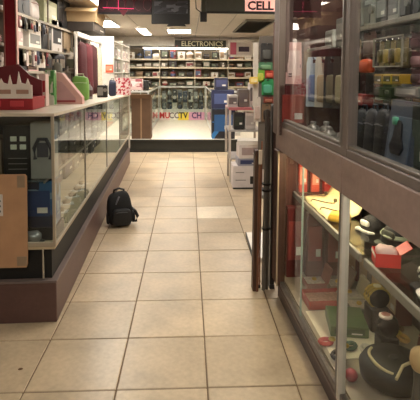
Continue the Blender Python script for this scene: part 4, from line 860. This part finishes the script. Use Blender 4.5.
# --- upper case, near half
HX = .20
o = pr_(pouch, 'orange_pouch', 'bright orange pouch hanging at the left of the near upper case', 'pouch', (357, 59, 368, 73), HX, .04, mat((206, 84, 40), .5), mat((150, 60, 40), .5))
o = pr_(hang_card, 'cream_card', 'cream hanging card left of the orange pouch', 'card', (350, 40, 357, 72), HX+.02, .02, mat((206, 182, 156), .5), mat((180, 150, 130), .5))
o = pr_(hang_card, 'pinkish_card', 'pinkish grey hanging card above the orange pouch', 'card', (360, 32, 372, 57), HX+.06, .02, mat((150, 120, 116), .5), mat((176, 150, 146), .5))
r = root('blister_frame', 'clear framed rack holding a row of yellow green blister packs', 'rack', (0, 0, 0))
ya, zt1 = RF.onx(374, 39, HX); yb, _ = RF.onx(403, 39, HX); zb1 = RF.onx(388, 67, HX)[1]
r.location = R_(HX, 0, 0); r.rotation_euler.z = RF.a
f = MB(); t = .004; f.box(-.004, .004, yb, ya, zb1, zb1+t, .001).box(-.004, .004, yb, ya, zt1-t, zt1, .001).box(-.004, .004, yb, yb+t, zb1, zt1, .001).box(-.004, .004, ya-t, ya, zb1, zt1, .001); f.done('frame', mat((170, 166, 150), .35, .3), r)
MB().box(.0, .30, (ya+yb)/2-.004, (ya+yb)/2+.004, zt1-.004, zt1+.004).done('arm', ALU, r)
sp = (ya-yb)/5
for q in range(5):
    o = hang_card('yellow_green_pack', 'yellow green blister pack in the clear rack, %s from the left' % ords[q], 'package', sp*.8, .02, (zt1-zb1)*.86, mat([(150, 136, 80), (126, 126, 70), (160, 140, 76), (120, 116, 72), (140, 124, 80)][q], .4), mat([(96, 92, 40), (180, 160, 80), (90, 84, 50), (170, 150, 70), (100, 90, 60)][q], .4), 'yellow green packs in the clear rack'); o.location = R_(HX+.006, ya-sp*(q+.5), zb1+.006); o.rotation_euler.z = RF.a-math.pi/2
for q in range(3):
    o = pr_(carton, 'yellow_pack', '%s yellow pack below the blister rack, %s from the left' % (['dull', 'bright', 'golden'][q], ords[q]), 'package', (374+q*9, 74, 382+q*9, 84), HX, .05, mat([(170, 136, 50), (206, 174, 60), (176, 140, 40)][q], .45), mat((90, 80, 40), .5), group='yellow packs below the rack')
zsh = RF.onx(387, 84.2, HX)[1]
MB().box(HX-.005, RD, -.52, .10, zsh-.008, zsh-.001, .001).done('glass_shelf', glassmat((.85, .9, .87)), rc)
o = pr_(carton, 'small_red_pack', 'small red pack above the black pouches', 'package', (351, 94, 363, 105), HX, .05, mat((140, 44, 44), .5), mat((190, 120, 110), .5))
zr = o.location.z
MB().box(HX-.005, RD, .08, .36, zr-.008, zr-.001, .001).done('glass_shelf', glassmat((.85, .9, .87)), rc)
for q in range(3):
    o = pr_(pouch, 'black_pouch', 'black pouch standing on the near upper case floor, %s from the left' % ords[q], 'pouch', (352+q*10, 109, 363+q*10, 150+q*4), .13+.0*q, .06, mat([(26, 27, 32), (34, 35, 42), (28, 28, 34)][q], .6), mat((70, 74, 84), .4), zb=UZ, group='black pouches')
o = pr_(standee, 'blue_grey_card', 'blue grey display card with black lamp silhouette at the near upper case', 'card', (383, 101, 409, 168), .10, .05, mat((66, 76, 92), .5), mat((90, 104, 122), .5), zb=UZ)
hh = o.dimensions.z; wd = o.dimensions.x; hh = max(hh, .1)
sil = [(-.10, .20), (.10, .20), (.16, .30), (.10, .42), (.07, .62), (.02, .66), (-.02, .66), (-.07, .62), (-.10, .42), (-.16, .30)]
sb = MB(); sb.prism([(a*wd*1.6, (c+.14)*hh*.95) for a, c in sil], 0, .006); so = sb.done('black_silhouette', mat((30, 32, 38), .4), o); so.rotation_euler.x = -math.atan2(.03, hh); so.location = (0, -.012, .0)
MB().blob(.04, .012, .03, 2, hh*.68, lambda p: Vector((p.x-.025, p.y+.012, p.z))).done('green_mark', mat((90, 170, 140), .4), o, True)
o = pr_(carton, 'dark_green_carton', 'tall black green carton right of the blue grey card', 'box', (411, 104, 430, 180), .12, .10, mat((36, 42, 40), .5), mat((60, 74, 66), .5), zb=UZ)
o = root('small_white_tag', 'small white crumpled tag on the case floor below the card', 'tag', R_(.045, -.115-.09, UZ+.094-.0), RF.a)
o.location = R_(.05, -.23, UZ); MB().blob(.03, .035, .03, 3, 0, None, .7).done('paper', mat((216, 206, 206), .6), o, True); MB().tube([(0, 0, .028), (.01, .02, .04), (.02, .01, .036)], .0015, 5).done('string', WHITE, o)
o = pr_(carton, 'grey_label_box', 'grey white labelled flat box above the blue grey card', 'box', (394, 87, 418, 97), HX+.02, .08, mat((150, 146, 146), .45), mat((206, 200, 200), .5))
zq = o.location.z; MB().box(HX+.005, RD, -.60, -.12, zq-.008, zq-.001, .001).done('glass_shelf', glassmat((.85, .9, .87)), rc)
o = pr_(radio, 'dark_gadget', 'dark rounded gadget left of the grey labelled box', 'gadget', (374, 86, 392, 98), HX+.02, .08, mat((34, 38, 36), .5), DARK)
zq = o.location.z; MB().box(HX+.005, RD, -.11, .10, zq-.008, zq-.001, .001).done('glass_shelf', glassmat((.85, .9, .87)), rc)
for q in range(3):
    o = pr_(hang_card, 'maroon_pack', '%s hanging pack at the right edge of the near upper case, %s down' % (['maroon', 'pink', 'dark pink'][q], ['first', 'second', 'third'][q]), 'package', (407, 32+q*18, 420, 49+q*18), HX+.03, .02, mat([(92, 52, 64), (150, 104, 116), (110, 64, 78)][q], .5), mat([(120, 80, 90), (190, 150, 156), (80, 50, 60)][q], .5), group='maroon packs at the right edge')
for q in range(6):
    o = pr_([speaker, radio, carton, carton, radio, speaker][q], 'top_gadget', '%s gadget on the near top glass shelf, %s from the mullion' % (['grey', 'silver', 'dark', 'pale grey', 'black', 'slate'][q], ords[q]), 'gadget', (352+q*12, -2-q*2, 363+q*12, 20), .26, .12, mat([(120, 118, 116), (160, 160, 158), (64, 62, 64), (176, 174, 170), (36, 36, 38), (90, 92, 98)][q], .4), mat([(70, 70, 72), (90, 90, 90), (140, 140, 140), (110, 110, 112), (80, 80, 82), (50, 50, 54)][q], .4), zb=1.5605, group='gadgets on the near top glass shelf')
for q in range(4):
    o = hang_card('grey_pack', '%s pack hanging at the back of the near upper case, %s from the left' % (['dark grey', 'slate', 'brown', 'black'][q], ords[q]), 'package', .14, .02, .17, mat([(70, 70, 72), (76, 84, 96), (90, 74, 64), (40, 40, 42)][q], .5), mat([(150, 140, 120), (120, 130, 140), (160, 130, 90), (110, 104, 100)][q], .4), 'packs at the back of the near upper case'); o.location = R_(.43, .26-.2*q, 1.36); o.rotation_euler.z = RF.a-math.pi/2
tc_ = [((120, 60, 50), 'rust'), ((60, 60, 64), 'charcoal'), ((170, 150, 110), 'straw'), ((150, 150, 156), 'silver'), ((46, 60, 90), 'navy'), ((150, 110, 120), 'mauve'), ((110, 130, 110), 'sage'), ((190, 130, 60), 'amber')]
for q in range(8):
    c, cn = tc_[q]
    o = hang_card('small_hanging_pack', '%s small pack hanging mid height in the near upper case, %s from the left' % (cn, ords[q]), 'package', .062, .015, .115, mat(c, .45), mat(tc_[(q+3) % 8][0], .4), 'small packs hanging mid height in the near upper case'); o.location = R_(.33, .30-.085*q, 1.215); o.rotation_euler.z = RF.a-1.1
for q in range(3):
    o = carton('back_case', '%s case at the back of the near upper case floor, %s from the left' % (['dark grey', 'black', 'navy'][q], ords[q]), 'case', .2, .12, .2, mat([(60, 60, 62), (32, 32, 34), (40, 46, 64)][q], .5), GREY, 'cases at the back of the near case floor'); o.location = R_(.36, .12-.26*q, UZ); o.rotation_euler.z = RF.a-math.pi/2

# ------------------------------------------------------------------ boards and tubes leaning at the far end of the right case
def lean(fn_, name, label, cat): pass
by0 = 2.80
def xb(u, v=200): return W0.ony(u, v, by0)[0]
o = root('brown_board', 'tall dark brown wooden board standing on edge beside the right case', 'board', (xb(256), by0, 0))
b = MB(); b.hexa([(-.016, -.02, 0), (.004, -.02, 0), (.004, .05, 0), (-.016, .05, 0)], [(-.010, -.01, .88), (.010, -.01, .88), (.010, .06, .88), (-.010, .06, .88)]); b.done('board', mat((70, 44, 32), .55, 0, 'wood'), o)
MB().hexa([(.005, -.024, 0), (.018, -.024, 0), (.018, .05, 0), (.005, .05, 0)], [(.011, -.014, .87), (.026, -.014, .87), (.026, .06, .87), (.011, .06, .87)]).done('second_board', mat((112, 70, 48), .5, 0, 'wood'), o)
MB().hexa([(.008, -.030, .80), (.030, -.030, .80), (.030, -.02, .80), (.008, -.02, .80)], [(.010, -.026, .885), (.032, -.026, .885), (.032, -.012, .885), (.010, -.012, .885)]).done('cream_cap', mat((216, 200, 180), .6), o)
o = root('grey_tubes', 'two grey tubes bound together standing between board and black post', 'tube', (xb(266), by0, 0))
MB().tube([(-.008, 0, 0), (.004, .03, 1.13)], .012, 10).done('tube', mat((120, 116, 110), .35, .5, 'metal'), o); MB().tube([(.014, .01, 0), (.020, .04, 1.08)], .009, 10).done('tube', mat((96, 90, 84), .4, .4, 'metal'), o)
for z in (.38, .62, .66): MB().lathe([(.028, 0), (.029, .012)], 12, (.006, .008+.027*z, z)).done('strap', BLACK, o)
o = root('black_post', 'black slim post standing against the far corner of the right case', 'post', (xb(274), by0+.03, 0))
MB().box(-.016, .012, -.02, .05, 0, 1.16, .004).done('post', mat((30, 26, 25), .5), o); MB().box(-.018, .014, -.024, .054, 0, .03, .003).done('foot', DARK, o); MB().box(-.006, .004, -.023, -.018, .1, 1.1, .001).done('edge_strip', mat((80, 60, 54), .4), o)
o = root('orange_rod', 'thin reddish wooden rod between the grey tubes and the boards', 'rod', (xb(261.2), by0+.03, 0)); MB().tube([(0, 0, 0), (.008, .02, .93)], .0045, 8).done('rod', mat((146, 84, 56), .5, 0, 'wood'), o); MB().lathe([(.008, 0), (.008, .02)], 8, (0, 0, 0)).done('tip', BLACK, o)
o = root('packing_board', 'white panel lying on the floor behind the leaning boards', 'panel', (.50, 3.50, 0), -.02)
MB().box(-.02, .35, -.27, .27, .002, .03, .003).done('panel', mat((232, 226, 216), .5), o); MB().box(-.024, -.018, -.27, .27, 0, .033, .001).done('dark_edge', DARK, o)

# ------------------------------------------------------------------ rack of boxes on the right of the aisle
KY = 5.63
kx = lambda u: W0.ony(u, 150, KY)[0]
rk = root('small_rack', 'small white rack with pink top edge stacked with boxes right of the aisle', 'rack', (0, KY, 0))
xa, xb2 = kx(228.5), kx(262)
for x in (xa, xb2-.03):
    for y in (0, .52): MB().box(x, x+.03, y, y+.03, .30, .93, .003).done('post', mat((206, 196, 186), .4), rk)
for x in (xa+.02, xb2-.05):
    for y in (.03, .40): MB().box(x, x+.025, y, y+.025, 0, .29, .003).done('leg', mat((170, 162, 154), .4), rk)
for z in (.655,): MB().box(xa, xb2, -.004, .55, z-.02, z, .003).done('shelf', mat((170, 164, 160), .4), rk)
MB().box(xa, xb2, .02, .55, .912, .93, .003).done('shelf', mat((196, 150, 150), .4), rk); MB().box(xa-.004, xb2, -.008, .02, .90, .935, .003).done('top_edge', mat((190, 110, 116), .4), rk)
MB().box(xa+.03, xb2-.03, .03, .55, .285, .30, .003).done('shelf', mat((150, 144, 140), .4), rk)
def cx(o, u, z, y=KY, rz=0): o.location = (kx(u), y, z); o.rotation_euler.z = rz; return o
o = cx(carton('white_lower_carton', 'white carton with black mark lowest in the stack on the floor', 'box', .36, .30, .27, mat((214, 206, 204), .5)), 245.5, 0, KY-.30)
MB().box(.02, .055, -.004, .001, .06, .15, .001).done('black_mark', BLACK, o); MB().box(.055, .13, -.004, .001, .06, .085, .001).done('black_mark', BLACK, o); MB().box(-.15, -.03, -.003, .001, .1, .11).done('printed_line', GREY, o); MB().box(-.15, -.05, -.003, .001, .19, .2).done('printed_line', GREY, o); MB().box(-.181, .181, -.003, .001, 0, .018, .001).done('dark_base', DARK, o)
o = cx(carton('blue_label_carton', 'flat carton with dark blue label on the white floor carton', 'box', .30, .26, .085, mat((150, 150, 160), .5), mat((44, 54, 96), .5)), 247.5, .2705, KY-.29)
o = cx(carton('white_middle_carton', 'white carton with grey print above the blue label carton', 'box', .29, .24, .16, mat((222, 212, 206), .5), mat((170, 150, 146), .5)), 248.5, .356, KY-.28, .04)
o = cx(carton('tilted_carton', 'white carton lying askew on top of the stack under the rack shelf', 'box', .33, .24, .05, mat((228, 222, 214), .5)), 248, .517, KY-.29, -.15)
o = cx(carton('black_grey_carton', 'black carton on the upper rack shelf below the pink edge', 'box', .12, .2, .2, mat((34, 34, 34), .5), mat((50, 56, 46), .5)), 239, .656, KY+.04)
o = cx(carton('pale_carton', 'pale grey white carton beside the black one on the upper rack shelf', 'box', .13, .2, .21, mat((206, 198, 192), .5), mat((180, 170, 166), .5)), 250.5, .656, KY+.04)
for q, (u, wd, h, c, cn) in enumerate(((233, .12, .15, (190, 182, 178), 'pale grey'), (244, .13, .22, (120, 108, 102), 'brown grey'), (255, .12, .30, (210, 200, 196), 'tall white'))):
    o = cx(carton('rack_top_carton', '%s carton standing on top of the pink edged rack' % cn, 'box', wd, .18, h, mat(c, .5), mat((110, 100, 100), .5)), u, .931, KY+.06+.03*q)
# ------------------------------------------------------------------ colourful hanging display behind the leaning boards
GY = 5.0
gx = lambda u: W0.ony(u, 90, GY)[0]
gd = root('peg_stand', 'white pegboard stand with colourful hanging packs at the right', 'stand', (0, GY, 0))
MB().box(gx(253), gx(258), -.01, .03, .98, 1.68, .004).done('post', mat((206, 196, 184), .5), gd); MB().box(gx(273), gx(277), 0, .03, 0, 1.9, .004).done('post', mat((120, 80, 70), .5), gd)
MB().box(gx(252.5), gx(273), .01, .035, .96, 1.0, .003).done('cross_bar', GREY, gd); MB().box(gx(259), gx(273), .01, .03, .3, 1.75).done('pegboard', mat((100, 92, 84), .6), gd); MB().box(gx(262), gx(277), -.1, .2, 0, .04, .004).done('base', GREY, gd)
for nm, fn, lb, bx4, c, a in (('dark_pack', hang_card, 'dark hanging pack topmost on the pegboard stand', (261, 43, 273, 61), (48, 46, 46), (84, 84, 80)),
        ('teal_pack', hang_card, 'dull green hanging pack under the dark pack on the stand', (259, 62, 273, 70), (84, 130, 96), (120, 160, 120)),
        ('red_pack', hang_card, 'red hanging pack at the right of the pegboard stand', (265.5, 70.5, 274, 78), (176, 66, 50), (206, 100, 80)),
        ('lime_pack', hang_card, 'lime green hanging pack left of the red pack', (256.5, 68, 265, 82), (120, 180, 60), (190, 200, 80)),
        ('green_pack', hang_card, 'large deep green hanging pack in the middle of the stand', (262, 79, 274, 95), (50, 140, 84), (80, 160, 130)),
        ('brown_red_pack', hang_card, 'brown red hanging pack below the large green pack', (264, 97, 274, 103), (130, 60, 50), (160, 100, 80)),
        ('tan_pack', hang_card, 'tan and black hanging pack low on the stand', (262, 104, 273, 122), (120, 96, 74), (50, 42, 38)),
        ('white_pack', hang_card, 'tall white hanging pack left of the tan pack', (254, 97, 261, 122), (206, 196, 186), (190, 170, 160))):
    plc(fn, nm, lb, 'package', bx4, GY-.035, .03, mat(c, .5), mat(a, .5))
o = plc(carton, 'yellow_carton', 'small yellow carton hanging on the white post of the stand', 'package', (250, 77, 258, 84), GY-.07, .055, mat((226, 190, 90), .5), mat((240, 220, 150), .5))
